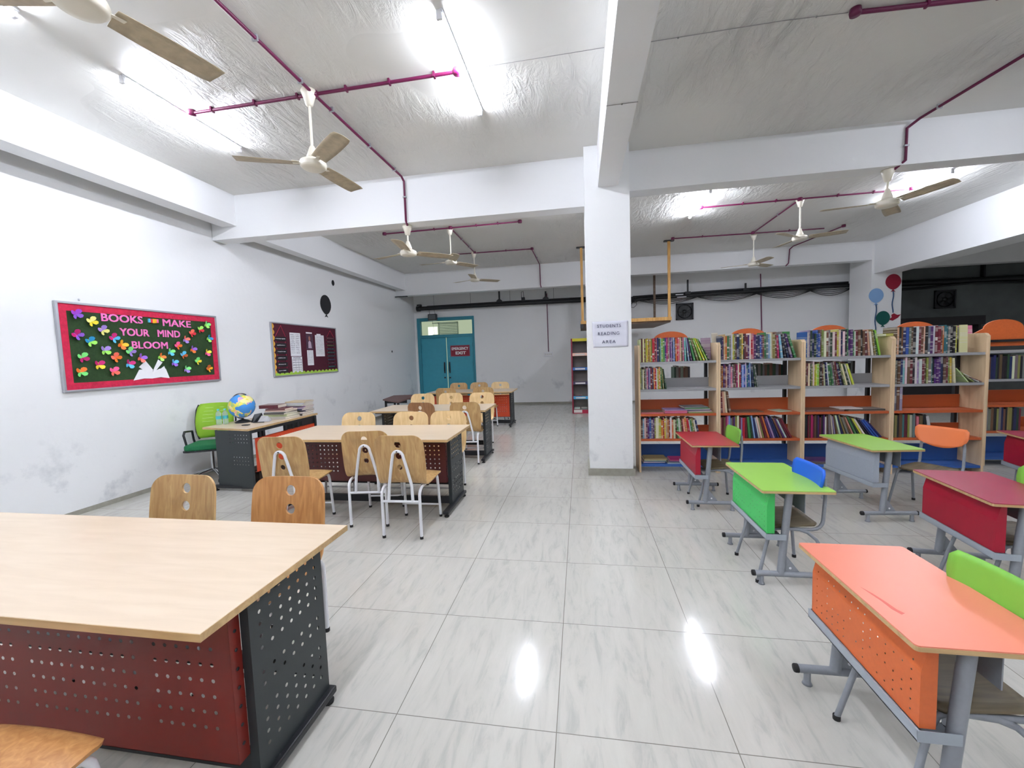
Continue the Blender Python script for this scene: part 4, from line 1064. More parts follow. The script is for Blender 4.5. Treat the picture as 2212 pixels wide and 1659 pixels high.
for a in ((y0 + .02, z0 + .02, y1 - .02, z0 + .02 + bw), (y0 + .02, z1 - .02 - bw, y1 - .02, z1 - .02), (y0 + .02, z0 + .02 + bw, y0 + .02 + bw, z1 - .02 - bw), (y1 - .02 - bw, z0 + .02 + bw, y1 - .02, z1 - .02 - bw)): b.box(xw + .004, a[0], a[1], xw + .008, a[2], a[3])
b.build('border_strip', mat('crimson_crepe_paper', (196, 22, 66), .75, noise=.22, nscale=26, bump=.4, bscale=45), bd, True)
M_PINKL = mat('pink_foam_letters', (240, 120, 190), .6)
for body, w_, yc, zc in (('BOOKS', .43, 3.962, 2.062), ('MAKE', .374, 4.606, 2.052), ('YOUR', .32, 4.078, 1.912), ('MIND', .286, 4.486, 1.914), ('BLOOM', .42, 4.243, 1.766)):
    text_part(body, w_, .083, M_leftwall(xw + .005, yc, zc), M_PINKL, bd, 'letters', fat=.0032, ext=.004)
BFC = {'purple': (150, 60, 190), 'yellow': (240, 220, 60), 'cream': (240, 236, 140), 'lilac': (160, 130, 210), 'violet': (140, 90, 200), 'magenta': (190, 20, 110), 'lime': (160, 230, 100), 'teal': (30, 140, 190), 'blue': (60, 160, 220),
       'orange': (240, 120, 40), 'gold': (245, 180, 30), 'green': (120, 220, 120), 'pink': (240, 90, 150), 'red': (220, 40, 60), 'coral': (240, 110, 90), 'sky': (90, 190, 230), 'brown': (190, 90, 40)}
def bmat(n): return mat('craft_paper_' + n, BFC[n], .65)
BF = [(3.511, 2.071, 'violet', 'purple'), (3.641, 2.004, 'yellow', 'cream'), (3.739, 1.916, 'cream', 'lilac'), (3.501, 1.857, 'violet', 'magenta'), (3.61, 1.789, 'lime', 'teal'), (3.84, 1.835, 'sky', 'magenta'), (3.914, 1.761, 'orange', 'gold'), (3.739, 1.697, 'lime', 'lilac'), (3.998, 1.684, 'lilac', 'green'), (3.526, 1.622, 'magenta', 'green'), (3.839, 1.619, 'orange', 'coral'), (4.109, 1.609, 'coral', 'violet'), (3.667, 1.54, 'yellow', 'magenta'), (3.972, 1.542, 'sky', 'magenta'), (3.498, 1.471, 'green', 'orange'), (3.805, 1.465, 'coral', 'pink'), (4.344, 1.618, 'lime', 'orange'), (4.47, 1.68, 'sky', 'green'), (4.504, 1.543, 'violet', 'sky'), (4.575, 1.762, 'orange', 'pink'), (4.639, 1.641, 'brown', 'sky'), (4.688, 1.844, 'lilac', 'coral'), (4.787, 1.932, 'red', 'coral'), (4.778, 1.715, 'orange', 'violet'), (4.915, 1.988, 'red', 'lime'), (5.02, 2.06, 'lime', 'green'), (5.038, 1.869, 'lime', 'teal'), (4.836, 1.558, 'yellow', 'green'), (4.665, 1.454, 'lilac', 'green'), (4.994, 1.672, 'pink', 'yellow'), (5.0, 1.45, 'gold', 'brown')]
for yb_, zb, c1, c2 in BF:
    b = MB(); th = rn.uniform(-.7, .9); sc_ = .048 if yb_ < 4.3 else .044
    for s in (-1, 1):
        up_ = [(0, 0), (.06, .5), (.25, .9), (.6, 1.05), (.95, .85), (1.02, .45), (.75, .1), (.3, -.02)]
        lo_ = [(0, 0), (.4, .0), (.8, -.08), (.98, -.4), (.8, -.8), (.4, -.9), (.1, -.5)]
        for wi, poly in enumerate((up_, lo_)):
            pts = []
            for px_, pz_ in poly:
                lift = .012 + abs(px_) * .55 * sc_
                a_, c_ = s * px_ * sc_, pz_ * sc_
                pts.append((xw + .004 + lift * (1 + .0 * wi), yb_ + a_ * math.cos(th) - c_ * math.sin(th), zb + a_ * math.sin(th) + c_ * math.cos(th)))
            n = len(pts); b.add(pts + [(x + .0012, y, z) for x, y, z in pts], [tuple(range(n)), tuple(reversed(range(n, 2 * n)))] + [(i, (i + 1) % n, n + (i + 1) % n, n + i) for i in range(n)], 1 - wi)
    b.tube([(xw + .012, yb_ + .6 * sc_ * math.sin(th), zb - .6 * sc_ * math.cos(th)), (xw + .016, yb_ - .7 * sc_ * math.sin(th), zb + .7 * sc_ * math.cos(th))], .003, 6, 0)
    b.build('paper_butterfly', [bmat(c1), bmat(c2)], bd, True)
# open paper book
b = MB()
for poly in ([(4.01, 1.351), (4.083, 1.474), (4.15, 1.478), (4.225, 1.44), (4.225, 1.362), (4.13, 1.368)], [(4.225, 1.44), (4.225, 1.362), (4.33, 1.372), (4.439, 1.353), (4.40, 1.475), (4.33, 1.478)], [(4.225, 1.40), (4.083, 1.505), (4.164, 1.578), (4.24, 1.47)], [(4.225, 1.40), (4.25, 1.47), (4.316, 1.590), (4.368, 1.555)], [(4.225, 1.40), (4.383, 1.508), (4.395, 1.47), (4.30, 1.44)]):
    b.prism(poly, (xw + .006 + .002 * rn.random(), 0, 0), (0, 1, 0), (0, 0, 1), (.004, 0, 0))
b.build('paper_open_book', M_PAPER, bd, True)
b = MB(); cols4 = ['sky', 'red', 'gold', 'gold', 'pink']
for i in range(5): b.box(xw + .005, 4.24 + i * .024, 2.035 + .003 * abs(2 - i), xw + .02, 4.262 + i * .024, 2.085, i)
b.build('paper_book_icon', [bmat(c) for c in cols4], bd, True)
hk = MB(); hk.lathe([(0, -.012), (.008, -.008), (.008, .012), (0, .014)], xw + .005, 3.56, 2.225, 10); tag(hk.build('wall_hook', M_ALU), 'small metal hook above the top edge of the green noticeboard', 'hook')

b2 = thing('notice_board', 'maroon noticeboard with pinned papers, yellow and green scalloped edges', 'noticeboard', (-5.15, 7.19, 1.72))
xw = -5.148; y0, y1, z0, z1 = 6.255, 8.14, 1.258, 2.196
M_FELT = mat('maroon_felt', (72, 10, 34), .9, noise=.2, nscale=40)
b = MB(); b.box(xw - .012, y0 + .01, z0 + .01, xw + .004, y1 - .01, z1 - .01); b.build('backing', M_FELT, b2, True)
b = MB()
for a in ((y0, z0, y1, z0 + .02), (y0, z1 - .02, y1, z1), (y0, z0 + .02, y0 + .02, z1 - .02), (y1 - .02, z0 + .02, y1, z1 - .02)): b.box(xw - .014, a[0], a[1], xw + .016, a[2], a[3])
b.build('frame', M_ALU, b2, True, bevel=.003)
def scallop(n, L_, d0, d1): 
    p = [(0, 0)]
    for i in range(n):
        for k in range(7): 
            t_ = (i + k / 6) / n; p.append((t_ * L_, d0 + (d1 - d0) * math.sin(PI * k / 6)))
    return p + [(L_, 0)]
b = MB(); b.prism(scallop(9, z1 - z0 - .04, .02, .055), (xw + .0045, y0 + .02, z0 + .02), (0, 0, 1), (0, 1, 0), (.002, 0, 0)); b.build('scalloped_trim', mat('yellow_crepe', (222, 166, 66), .7), b2, True)
b = MB(); b.prism(scallop(16, y1 - y0 - .04, .02, .055), (xw + .0065, y0 + .02, z0 + .02), (0, 1, 0), (0, 0, 1), (.002, 0, 0)); b.build('scalloped_trim', mat('lime_crepe', (160, 200, 70), .7), b2, True)
M_SCR = mat('print_grey', (96, 96, 108), .7); M_BLK = mat('black_card', (20, 14, 24), .6); M_STR = mat('red_string', (190, 40, 70), .7)
def sheet(name, ya, za, yb_, zb, m=M_PAPER, dx=.006):
    b = MB(); b.box(xw + dx, min(ya, yb_), min(za, zb), xw + dx + .0015, max(ya, yb_), max(za, zb)); return b.build(name, m, b2, True)
def scrib(parent, lines, m, dx=.0085):
    b = MB()
    for ya, za, w_ in lines:
        x_ = ya
        while x_ < ya + w_ - .01:
            d = rn.uniform(.012, .045); d = min(d, ya + w_ - x_)
            b.box(xw + dx, x_, za - rn.uniform(.002, .006), xw + dx + .0008, x_ + d, za + rn.uniform(.002, .006)); x_ += d + .009
    o = b.build('lettering', m, parent, True); return o
p = sheet('poster', 6.70, 1.61, 6.985, 2.035); scrib(p, [(6.72 + (k % 2) * .13, 2.0 - (k // 2) * .033, .10) for k in range(22)], M_SCR)
p = sheet('poster', 6.715, 1.31, 6.995, 1.60); scrib(p, [(6.73, 1.54 - k * .045, .25) for k in range(5)], M_SCR)
b = MB()
for k in range(4): b.box(xw + .0085, 6.73 + k * .08, 1.33, xw + .0093, 6.733 + k * .08, 1.55)
for k in range(5): b.box(xw + .0085, 6.725, 1.335 + k * .052, xw + .0093, 6.985, 1.338 + k * .052)
b.build('grid_lines', M_SCR, p, True)
text_part('POSTERS', .20, .028, M_leftwall(xw + .0085, 6.855, 1.575), M_INK, p, bold=.01, ext=.001)
sheet('caption_strip', 7.15, 2.038, 7.33, 2.064, dx=.008)
M_PH = bpy.data.materials.new('portrait_print'); M_PH.use_nodes = True
p = sheet('portrait_photo', 7.145, 1.735, 7.35, 2.028, mat('dark_photo_print', (70, 44, 66), .4, noise=.5, nscale=14))
b = MB(); b.prism([(7.245 + .028 * math.cos(a), 1.945 + .045 * math.sin(a)) for a in [PI * k / 8 for k in range(16)]], (xw + .0078, 0, 0), (0, 1, 0), (0, 0, 1), (.0006, 0, 0)); b.build('portrait_head', mat('portrait_skin', (150, 100, 84), .5), p, True)
b = MB(); b.prism([(7.20, 1.76), (7.30, 1.76), (7.285, 1.87), (7.26, 1.90), (7.23, 1.90), (7.205, 1.87)], (xw + .0078, 0, 0), (0, 1, 0), (0, 0, 1), (.0006, 0, 0)); b.build('portrait_robe', mat('portrait_cloth', (176, 160, 176), .5), p, True)
p = sheet('letter', 7.15, 1.43, 7.335, 1.72); scrib(p, [(7.165, 1.70 - k * .02, .15) for k in range(12)], mat('faint_print', (186, 188, 190), .7))
p = sheet('letter', 7.42, 1.60, 7.70, 2.02); scrib(p, [(7.44, 2.0 - k * .021, .24) for k in range(18)], mat('faint_print', (186, 188, 190), .7))
sheet('caption_strip', 7.47, 2.02, 7.60, 2.045, dx=.008)
b = MB()
for a, c_ in (((6.49, 2.148), (6.335, 1.94)), ((6.49, 2.148), (6.60, 1.94)), ((7.93, 2.13), (7.80, 1.985)), ((7.93, 2.13), (8.06, 1.985)), ((6.35, 1.94), (6.38, 1.36)), ((6.58, 1.94), (6.58, 1.36)), ((7.80, 1.98), (7.80, 1.38)), ((8.04, 1.98), (8.04, 1.38))):
    b.tube([(xw + .006, *a), (xw + .006, *c_)], .003, 6)
b.build('hanging_string', M_STR, b2, True)
for k in range(6):
    zz = 1.915 - k * .111; p = sheet('hanging_card', 6.335, zz - .042, 6.60, zz + .036, M_BLK, .009); scrib(p, [(6.37 if k else 6.34, zz, .19 if k else .25)], M_PAPER, .0115)
CL = [(170, 90, 100), (170, 90, 100), (150, 150, 70), (100, 100, 140), (90, 150, 140), (90, 96, 110), (110, 80, 140), (160, 80, 110), (90, 150, 140)]
for k in range(9):
    zz = 1.97 - k * .073; p = sheet('hanging_card', 7.78, zz - .026, 8.06, zz + .02, M_BLK, .009); scrib(p, [(7.80, zz, .23)], mat('card_print_%d' % k, CL[k], .6), .0115)

# black balloon cut-out, small black ornament above it
def balloon(label, M, w_, h_, m, string=0, string_m=None, th=.006, name='balloon_cutout', knot=True):
    """flat cut-out in the plane of M (x across, y up), centre of the bulb at the origin"""
    o = MB(); n = 28
    bulb = []
    for k in range(n):
        a = 2 * PI * k / n; x = math.cos(a); y = math.sin(a)
        if y < 0: x *= (1 - .22 * y * y)
        bulb.append((x * w_ / 2, y * h_ / 2))
    loc = M.to_translation()
    t = thing(name, label, 'wall decoration', loc, 0)
    ux, uy, nz = (M.to_3x3() @ Vector(v) for v in ((1, 0, 0), (0, 1, 0), (0, 0, 1)))
    o.prism(bulb, (0, 0, 0), ux, uy, nz * th)
    if knot: o.prism([(-.004, -h_ / 2 + .005), (.004, -h_ / 2 + .005), (w_ * .15, -h_ / 2 - h_ * .14), (0, -h_ / 2 - h_ * .10), (-w_ * .15, -h_ / 2 - h_ * .14)], (0, 0, 0), ux, uy, nz * th)
    o.build('balloon_bulb', m, t)
    if string:
        s_ = MB(); pts = [ux * (.012 * math.sin(k)) + uy * (-h_ / 2 - h_ * .1 - string * k / 8) + nz * .006 for k in range(9)]
        s_.tube(pts, .012, 6); s_.build('balloon_string', string_m, t)
    return t
M_CARDK = mat('black_foam_sheet', (24, 24, 28), .7, noise=.2, nscale=30)
balloon('black balloon cut-out on the left wall above the maroon noticeboard', M_leftwall(wx(7.87) + .004, 7.87, 2.66), .36, .40, M_CARDK)
balloon('small black oval ornament high on the left wall above the black balloon', M_leftwall(wx(8.18) + .004, 8.18, 3.155), .09, .12, M_CARDK, knot=False, name='wall_ornament')
b = MB(); b.lathe([(0, 0), (.03, 0), (.03, .004), (0, .004)], wx(10.7), 10.7, 1.70, 14, axis='x'); tag(b.build('wall_hole_cover', M_CARDK), 'small black round cover on the left wall before the teal door', 'wall cover')
M_SKY = mat('light_blue_foam', (132, 170, 214), .6); M_RED = mat('crimson_foam', (142, 14, 44), .6); M_DGRN = mat('bottle_green_foam', (0, 84, 76), .6); M_BST = mat('blue_string_foam', (30, 70, 110), .6)
balloon('light blue balloon cut-out on the far right column', M_front(6.90, 11.09, 2.59), .31, .34, M_SKY, .62, M_BST)
balloon('crimson balloon cut-out, highest on the far right column', M_front(7.245, 11.088, 2.89), .32, .36, M_RED, .5, M_BST)
balloon('dark green balloon cut-out, lowest on the far right column', M_front(7.05, 11.082, 2.06), .29, .33, M_DGRN)
b = MB(); b.prism([(0, 0), (.06, .05), (.05, .11), (.10, .14), (.17, .10), (.24, .11), (.19, .04), (.08, -.03)], (7.18, 11.094, 2.02), (1, 0, 0), (0, 0, 1), (0, -.006, 0)); tag(b.build('hand_cutout', M_RED), 'crimson hand-shaped cut-out beside the green balloon on the column', 'wall decoration')

# ================================================================ PIPES AND CABLES ON THE FAR WALL
M_PIPE = mat('black_service_pipe', (18, 19, 23), .45)
bp = thing('service_pipe', 'thick black pipe along the far wall above the teal door', 'pipe', (-4.8, 12.12, 3.0))
b = MB(); b.tube([(-4.86, 12.12, 3.0), (-2, 12.12, 3.0), (.4, 12.12, 2.985)], .062, 18); b.tube([(-4.6, 12.2, 3.05), (-2, 12.2, 3.06), (.4, 12.2, 3.05)], .035, 12); b.build('pipe', M_PIPE, bp, True)
b = MB(); b.lathe([(0, 0), (.085, 0), (.085, .11), (.065, .12)], -4.90, 12.12, 3.0, 20, axis='x'); b.lathe([(0, -.02), (.08, -.02), (.08, .05), (0, .05)], -4.82, 12.12, 3.07, 18); b.build('pipe_elbow', M_PIPE, bp, True)
for x in (-2.32, -.95):
    b = MB(); b.box(x - .022, 12.1, 3.05, x + .022, 12.14, 3.44 if x < -1 else 3.3); b.prism([(-.10, 0), (.10, 0), (.075, .06), (.022, .10), (-.022, .10), (-.075, .06)], (x, 12.08, 3.05), (1, 0, 0), (0, 0, 1), (0, .08, 0)); b.build('pipe_hanger', M_PIPE, bp, True)
b = MB(); b.box(-1.66, 12.08, 3.05, -1.56, 12.16, 3.16); b.tube([(-1.66, 12.12, 3.15), (-1.66, 12.12, 3.32), (-1.60, 12.12, 3.33), (-1.59, 12.12, 3.16)], .008, 6); b.build('pipe_valve', M_PIPE, bp, True)
b = MB()
for x in (-4.35, -3.2, -2.0, -.72): b.tube([(x, 12.12, 3.06), (x, 12.12, 3.86)], .004, 5)
b.build('suspension_rod', M_PIPE, bp, True)
cbl = thing('cable_run', 'black cable bundle drooping along the far wall behind the bookcases', 'cables', (1.2, 12.12, 2.97))
b = MB(); b.tube([(1.3, 12.1, 2.90), (2.0, 12.1, 2.94), (4.0, 12.1, 2.97), (5.5, 12.1, 2.98), (6.9, 12.1, 2.99)], .05, 12); b.tube([(1.5, 12.14, 3.0), (4, 12.14, 3.04), (6.9, 12.14, 3.07)], .03, 10); b.build('cable_bundle', M_PIPE, cbl, True)
for j in range(4):
    b = MB()
    for x0_, x1_ in ((1.6, 3.2), (3.2, 4.7), (4.7, 6.0), (6.0, 6.95)):
        b.tube([(x0_ + (x1_ - x0_) * k / 10, 12.06 + .015 * j, 2.93 - (.035 + .035 * j) * math.sin(PI * k / 10) - .01 * j) for k in range(11)], .009, 6)
    b.build('drooping_cable', M_PIPE, cbl, True)
b = MB()
for j in range(26):
    x_ = .75 + rn.random() * .8; z_ = 2.93 + rn.uniform(-.05, .05); pts = []
    for k in range(7): pts.append((x_ + .12 * math.sin(j + k * 1.1) * (k / 6), 12.05 + .05 * math.cos(j * 2 + k), z_ - .26 * math.sin(PI * k / 6) * (.2 + .8 * ((j * 37) % 10) / 10) + .05 * math.sin(j * 3 + k)))
    b.tube(pts, .007, 5)
b.tube([(.5, 12.1, 2.9), (1.0, 12.08, 2.9), (1.5, 12.1, 2.96)], .05, 10)
b.build('tangled_cables', M_PIPE, cbl, True)
for x in (2.95, 4.42):
    b = MB(); b.box(x - .02, 12.08, 3.0, x + .02, 12.12, 3.38 if x < 4 else 3.2); b.box(x - .07, 12.06, 2.98, x + .07, 12.3, 3.06); b.build('cable_hanger', M_PIPE, cbl, True)
b = MB(); b.box(2.62, 12.03, 2.975, 2.82, 12.05, 2.998); b.box(2.66, 12.03, 2.905, 2.9, 12.05, 2.925); b.build('cable_tag', M_PAPER, cbl, True)
cb2 = MB(); cb2.tube([(7.5, 12.23, 2.98), (9, 12.23, 2.97), (12.9, 12.23, 2.96)], .07, 12); cb2.tube([(7.5 + .55 * k, 12.2, 2.86 - .04 * math.sin(k * 1.1)) for k in range(10)], .03, 8); cb2.box(9.95, 12.2, 3.0, 9.99, 12.3, 3.86)
tag(cb2.build('cable_run', M_PIPE), 'black cable bundle on the dark wall right of the far column', 'cables')
def exhaust(label, x, z, s):
    t = thing('exhaust_fan', label, 'exhaust fan', (x, YF, z)); h = s / 2
    b = MB()
    for a in ((-h, -h, h, -h + .03), (-h, h - .03, h, h), (-h, -h, -h + .03, h), (h - .03, -h, h, h)): b.box(x + a[0], YF - .05, z + a[1], x + a[2], YF, z + a[3])
    b.box(x - h, YF - .008, z - h, x + h, YF - .002, z + h); b.build('housing', M_BLACK, t, True)
    b = MB(); b.lathe([(h * .82, 0), (h * .82, .03), (h * .78, .03), (h * .78, 0)], x, YF - .045, z, 28, axis='y'); b.lathe([(0, 0), (.05, 0), (.05, .03)], x, YF - .04, z, 16, axis='y')
    for k in range(6):
        a = k * PI / 3; d = Vector((math.cos(a), 0, math.sin(a))); e = Vector((-math.sin(a), 0, math.cos(a))); c0 = Vector((x, YF - .03, z))
        q = [c0 + d * .05 - e * .02, c0 + d * h * .75 - e * .05, c0 + d * h * .75 + e * .05 + Vector((0, .02, 0)), c0 + d * .05 + e * .02 + Vector((0, .012, 0))]
        b.add(q + [v + Vector((0, .002, 0)) for v in q], [(0, 1, 2, 3), (7, 6, 5, 4), (0, 4, 5, 1), (1, 5, 6, 2), (2, 6, 7, 3), (3, 7, 4, 0)])
    b.build('impeller', mat('dark_grey_metal', (46, 48, 50), .4, metal=.5), t, True)
exhaust('square black exhaust fan in the far wall below the drooping cables', 2.91, 2.54, .46)
exhaust('square black exhaust fan in the dark wall right of the far column', 9.19, 2.53, .46)
b = MB(); b.box(7.55, 11.6, .0, 9.45, 12.1, .8); b.box(7.5, 11.55, 1.84, 9.5, 12.1, 2.05); b.box(7.5, 11.6, .8, 7.55, 12.1, 1.84); b.box(9.4, 11.6, .8, 9.45, 12.1, 1.84)
tag(b.build('dark_cabinet', mat('near_black_laminate', (30, 26, 28), .5)), 'dark cabinet against the far wall right of the column', 'cabinet')
sp = thing('wall_lamp', 'small black box lamp on wires at the top of the teal door frame', 'lamp', (-4.42, 12.15, 2.72))
b = MB(); b.box(-4.56, 12.10, 2.63, -4.29, 12.22, 2.82); b.build('lamp_box', M_BLACK, sp, True, bevel=.01)
b = MB(); b.box(-4.535, 12.093, 2.655, -4.315, 12.10, 2.795); b.build('lamp_front', mat('grey_lens', (90, 96, 98), .3), sp, True)
b = MB(); b.tube([(-4.52, 12.16, 2.82), (-4.52, 12.14, 2.96)], .006, 6); b.tube([(-4.34, 12.16, 2.82), (-4.36, 12.14, 2.96)], .006, 6); b.tube([(-4.42, 12.10, 2.63), (-4.42, 12.26, 2.2)], .003, 5); b.build('hanging_wire', M_BLACK, sp, True)
b = MB(); b.box(-5.08, 11.0, 3.215, -4.72, 11.06, 3.235); tag(b.build('black_bar', M_BLACK), 'short black bar on the left wall under the far beam', 'bar')

# hanging timber loft between the pillars
lf = thing('hanging_loft', 'wooden hanging frame suspended from the ceiling behind the white pillar', 'hanging frame', (1.0, 9.65, 2.15))
M_TIM = wood_mat('raw_timber', (168, 122, 58), (202, 158, 90), .6, (30, 30, 2), 3, .3); M_TIMD = wood_mat('dark_timber', (92, 72, 58), (122, 100, 82), .6, (4, 30, 30), 3)
for x, y, top in ((.075, 9.65, 3.85), (1.965, 9.65, 3.85), (2.03, 11.85, 3.85), (.9, 11.85, 3.85)):
    b = MB(); b.box(x - .028, y - .02, 2.20, x + .028, y + .02, top); b.build('post', M_TIM if y < 10 else M_TIMD, lf, True)
    b = MB(); b.prism(rrect(-.11, -.06, .11, .06, .03), (x, y, top), (1, 0, 0), (0, 1, 0), (0, 0, .018)); b.build('ceiling_plate', M_BLACK, lf, True)
b = MB(); b.box(.03, 9.62, 2.14, 2.01, 9.68, 2.215); b.build('front_rail', M_TIM, lf, True)
b = MB(); b.box(.03, 9.68, 2.10, 2.0, 11.9, 2.145)
b.build('loft_board', M_TIMD, lf, True)
b = MB(); b.box(.02, 9.60, 2.05, .09, 9.70, 2.14); b.build('bracket', M_BLACK, lf, True)

# tower shelf behind the pillar
tw = thing('tower_shelf', 'narrow tower shelf with coloured edges standing left of the white pillar', 'shelf', (-.2, 10.2, 0))
CE = ['lemon_edge', 'peach_edge', 'blue_edge', 'navy_edge', 'cyan_edge', 'crimson_edge']; CV = [(206, 196, 40), (226, 180, 160), (44, 100, 168), (48, 40, 72), (60, 150, 196), (150, 14, 50)]
b = MB(); b.box(-.22, 10.2, 0, -.185, 10.5, 1.84); b.build('side_panel', mat('crimson_laminate', (128, 22, 48), .5), tw, True)
b = MB(); b.box(.17, 10.2, 0, .205, 10.5, 1.84); b.build('side_panel', mat('navy_laminate', (26, 44, 84), .5), tw, True)
b = MB(); b.box(-.185, 10.48, 0, .17, 10.5, 1.84); b.build('back_panel', mat('grey_brown_board', (120, 114, 110), .6), tw, True)
for k, z in enumerate((1.77, 1.415, 1.065, .715, .355, .0)):
    hh = .07 if k < 5 else .09; m = mat(CE[k], CV[k], .5)
    b = MB(); b.box(-.185, 10.21, z + .02, .17, 10.48, z + .045); s_ = b.build('shelf', mat('grey_brown_board', (120, 114, 110), .6), tw, True)
    b = MB(); b.box(-.185, 10.195, z, .17, 10.21, z + hh); b.build('edge_strip', m, s_, True)
    if k: 
        b = MB(); b.box(-.13, 10.19, z + .015, .11, 10.196, z + hh - .02) if k != 5 else b.box(-.18, 10.19, z + .02, .02, 10.196, z + hh)
        b.build('shelf_label', mat('pale_label', (200, 196, 190), .6), s_, True)
z = .0471
for i, (cn, w_) in enumerate((('white', .14), ('maroon', .15), ('white', .14))): flat_book(-.17, 10.23, z, w_, .2, .03, 0, cn, '%s book in the small pile at the bottom of the narrow tower shelf, %s' % (cn, ('lowest', 'middle', 'top')[i])); z += .031
flat_book(0, 10.25, .0471, .15, .2, .09, 0, 'grey', 'grey thick book at the bottom right of the narrow tower shelf')
flat_book(-.15, 10.23, .402, .17, .2, .04, 0, 'maroon', 'dark maroon book lying on the second lowest tower shelf')

# low brown table at the far left
lt = thing('low_table', 'low table with dark brown top by the left wall near the teal door', 'table', (-4.15, 9.0, 0))
b = MB(); b.prism([(-4.40, 8.62), (-3.80, 8.10), (-3.93, 9.65), (-4.56, 9.50)], (0, 0, .57), (1, 0, 0), (0, 1, 0), (0, 0, .03)); b.build('tabletop', mat('brown_laminate', (112, 76, 72), .5, noise=.15, nscale=20), lt, True)
for x, y in ((-4.36, 8.68), (-3.86, 8.24), (-3.98, 9.55), (-4.50, 9.42)):
    b = MB(); b.box(x - .02, y - .02, 0, x + .02, y + .02, .57); b.build('leg', M_BLACK, lt, True)
b = MB(); b.box(-4.37, 8.66, .50, -3.85, 8.68, .57); b.box(-4.51, 9.40, .50, -3.97, 9.42, .57); b.build('apron', M_BLACK, lt, True)

# ================================================================ TEACHER'S DESK
td = thing('teacher_desk', 'librarian desk with beech top, charcoal side and orange panel by the left wall', 'desk', (-4.17, 4.78, 0))
A, B_, D_, E_ = (-4.54, 4.27), (-3.795, 4.13), (-3.80, 5.42), (-4.50, 5.50)
b = MB(); b.prism([A, B_, D_, E_], (0, 0, .725), (1, 0, 0), (0, 1, 0), (0, 0, .025)); o = b.build('tabletop', M_LAM, td, True)
b = MB(); b.prism([(A[0] - .002, A[1] - .002), (B_[0] + .002, B_[1] - .002), (D_[0] + .002, D_[1] + .002), (E_[0] - .002, E_[1] + .002)], (0, 0, .726), (1, 0, 0), (0, 1, 0), (0, 0, .0225)); b.build('edge_band', M_EDGE, o, True)
for yy in (4.20, 5.33):
    vs, fs, w_, h_ = perf_sheet(11, 14, .046, .044, .0052, lambda i, j: (j in (11, 12, 13) and i > 3) or (j in (5, 6, 7) and i > 4), .03, .035, .03)
    m = MB(); dy = -.0
    for off in (0,): m.add([(-4.30 + x * .52 / w_, yy + off - .06 * (x / w_) * (yy < 5), .05 + z * .675 / h_) for x, y, z in vs], fs)
    for x_, o_ in ((-4.30, 0), (-3.78, -.06 if yy < 5 else 0)): m.box(x_ - .002, yy + o_, .05, x_ + .002, yy + o_ + .03, .725)
    m.build('side_panel', M_GREY, td, True)
    m = MB(); m.box(-4.36, yy - .04, .035, -3.72, yy + .02, .065); f = m.build('foot_beam', M_BLACK, td, True, bevel=.006)
    for x_ in (-4.33, -3.75):
        m = MB(); m.lathe([(0, 0), (.024, 0), (.026, .012), (.01, .015), (.01, .036)], x_, yy - .01, 0, 12); m.build('levelling_foot', M_RUBBER, f, True)
vs, fs, w_, h_ = perf_sheet(24, 8, .044, .045, .006, lambda i, j: j == 7, .02, .03, .03)
m = MB(); m.add([(-3.79 + 0 * y, 4.22 + x * 1.1 / w_, .22 + z * .40 / h_) for x, y, z in vs], fs); m.box(-3.82, 4.22, .22, -3.79, 5.32, .224); m.box(-3.82, 4.22, .616, -3.79, 5.32, .62); m.build('modesty_panel', M_ORED, td, True)
m = MB(); m.box(-3.83, 4.18, .69, -3.79, 5.36, .725)
for y_ in (4.30, 4.36, 4.74, 4.88, 4.98): m.box(-3.82, y_, .62, -3.795, y_ + .035, .70)
m.box(-3.815, 5.08, .62, -3.80, 5.33, .70); m.build('under_frame', M_BLACK, td, True)
bx = MB(); bx.prism(rrect(-3.0 - 1.15, .0, -3.88, .20, .04), (0, 4.35, .0), (1, 0, 0), (0, 0, 1), (0, .7, 0)); tag(bx.build('cloth_bundle', mat('dark_brown_cloth', (72, 56, 48), .8, noise=.5, nscale=12, bump=.5, bscale=14)), 'dark brown bundle on the floor under the librarian desk', 'bundle')

# globe
gl = thing('globe', 'blue desk globe on a black stand on the librarian desk', 'globe', (-4.30, 4.62, .75))
gm = bpy.data.materials.new('globe_map'); gm.use_nodes = True; nt = gm.node_tree; N = nt.nodes.new; L = nt.links
tc = N('ShaderNodeTexCoord'); n1 = N('ShaderNodeTexNoise'); n1.inputs['Scale'].default_value = 8.5; n1.inputs['Detail'].default_value = 5; L.new(tc.outputs['Object'], n1.inputs['Vector'])
n2 = N('ShaderNodeTexVoronoi'); n2.inputs['Scale'].default_value = 26; L.new(tc.outputs['Object'], n2.inputs['Vector'])
cr = N('ShaderNodeValToRGB'); cr.color_ramp.interpolation = 'CONSTANT'; cr.color_ramp.elements[0].color = srgb(226, 214, 84); cr.color_ramp.elements[1].position = .3; cr.color_ramp.elements[1].color = srgb(170, 196, 120)
for p_, c_ in ((.5, (226, 176, 160)), (.65, (232, 222, 150)), (.85, (190, 150, 190))): e = cr.color_ramp.elements.new(p_); e.color = srgb(*c_)
L.new(n2.outputs['Color'], cr.inputs[0])
th_ = N('ShaderNodeMath'); th_.operation = 'GREATER_THAN'; th_.inputs[1].default_value = .505; L.new(n1.outputs[0], th_.inputs[0])
mx = N('ShaderNodeMix'); mx.data_type = 'RGBA'; L.new(th_.outputs[0], mx.inputs[0]); mx.inputs[6].default_value = srgb(66, 140, 212); L.new(cr.outputs[0], mx.inputs[7]); L.new(mx.outputs[2], nt.nodes['Principled BSDF'].inputs['Base Color']); nt.nodes['Principled BSDF'].inputs['Roughness'].default_value = .25
R_ = .152; zc_ = .212
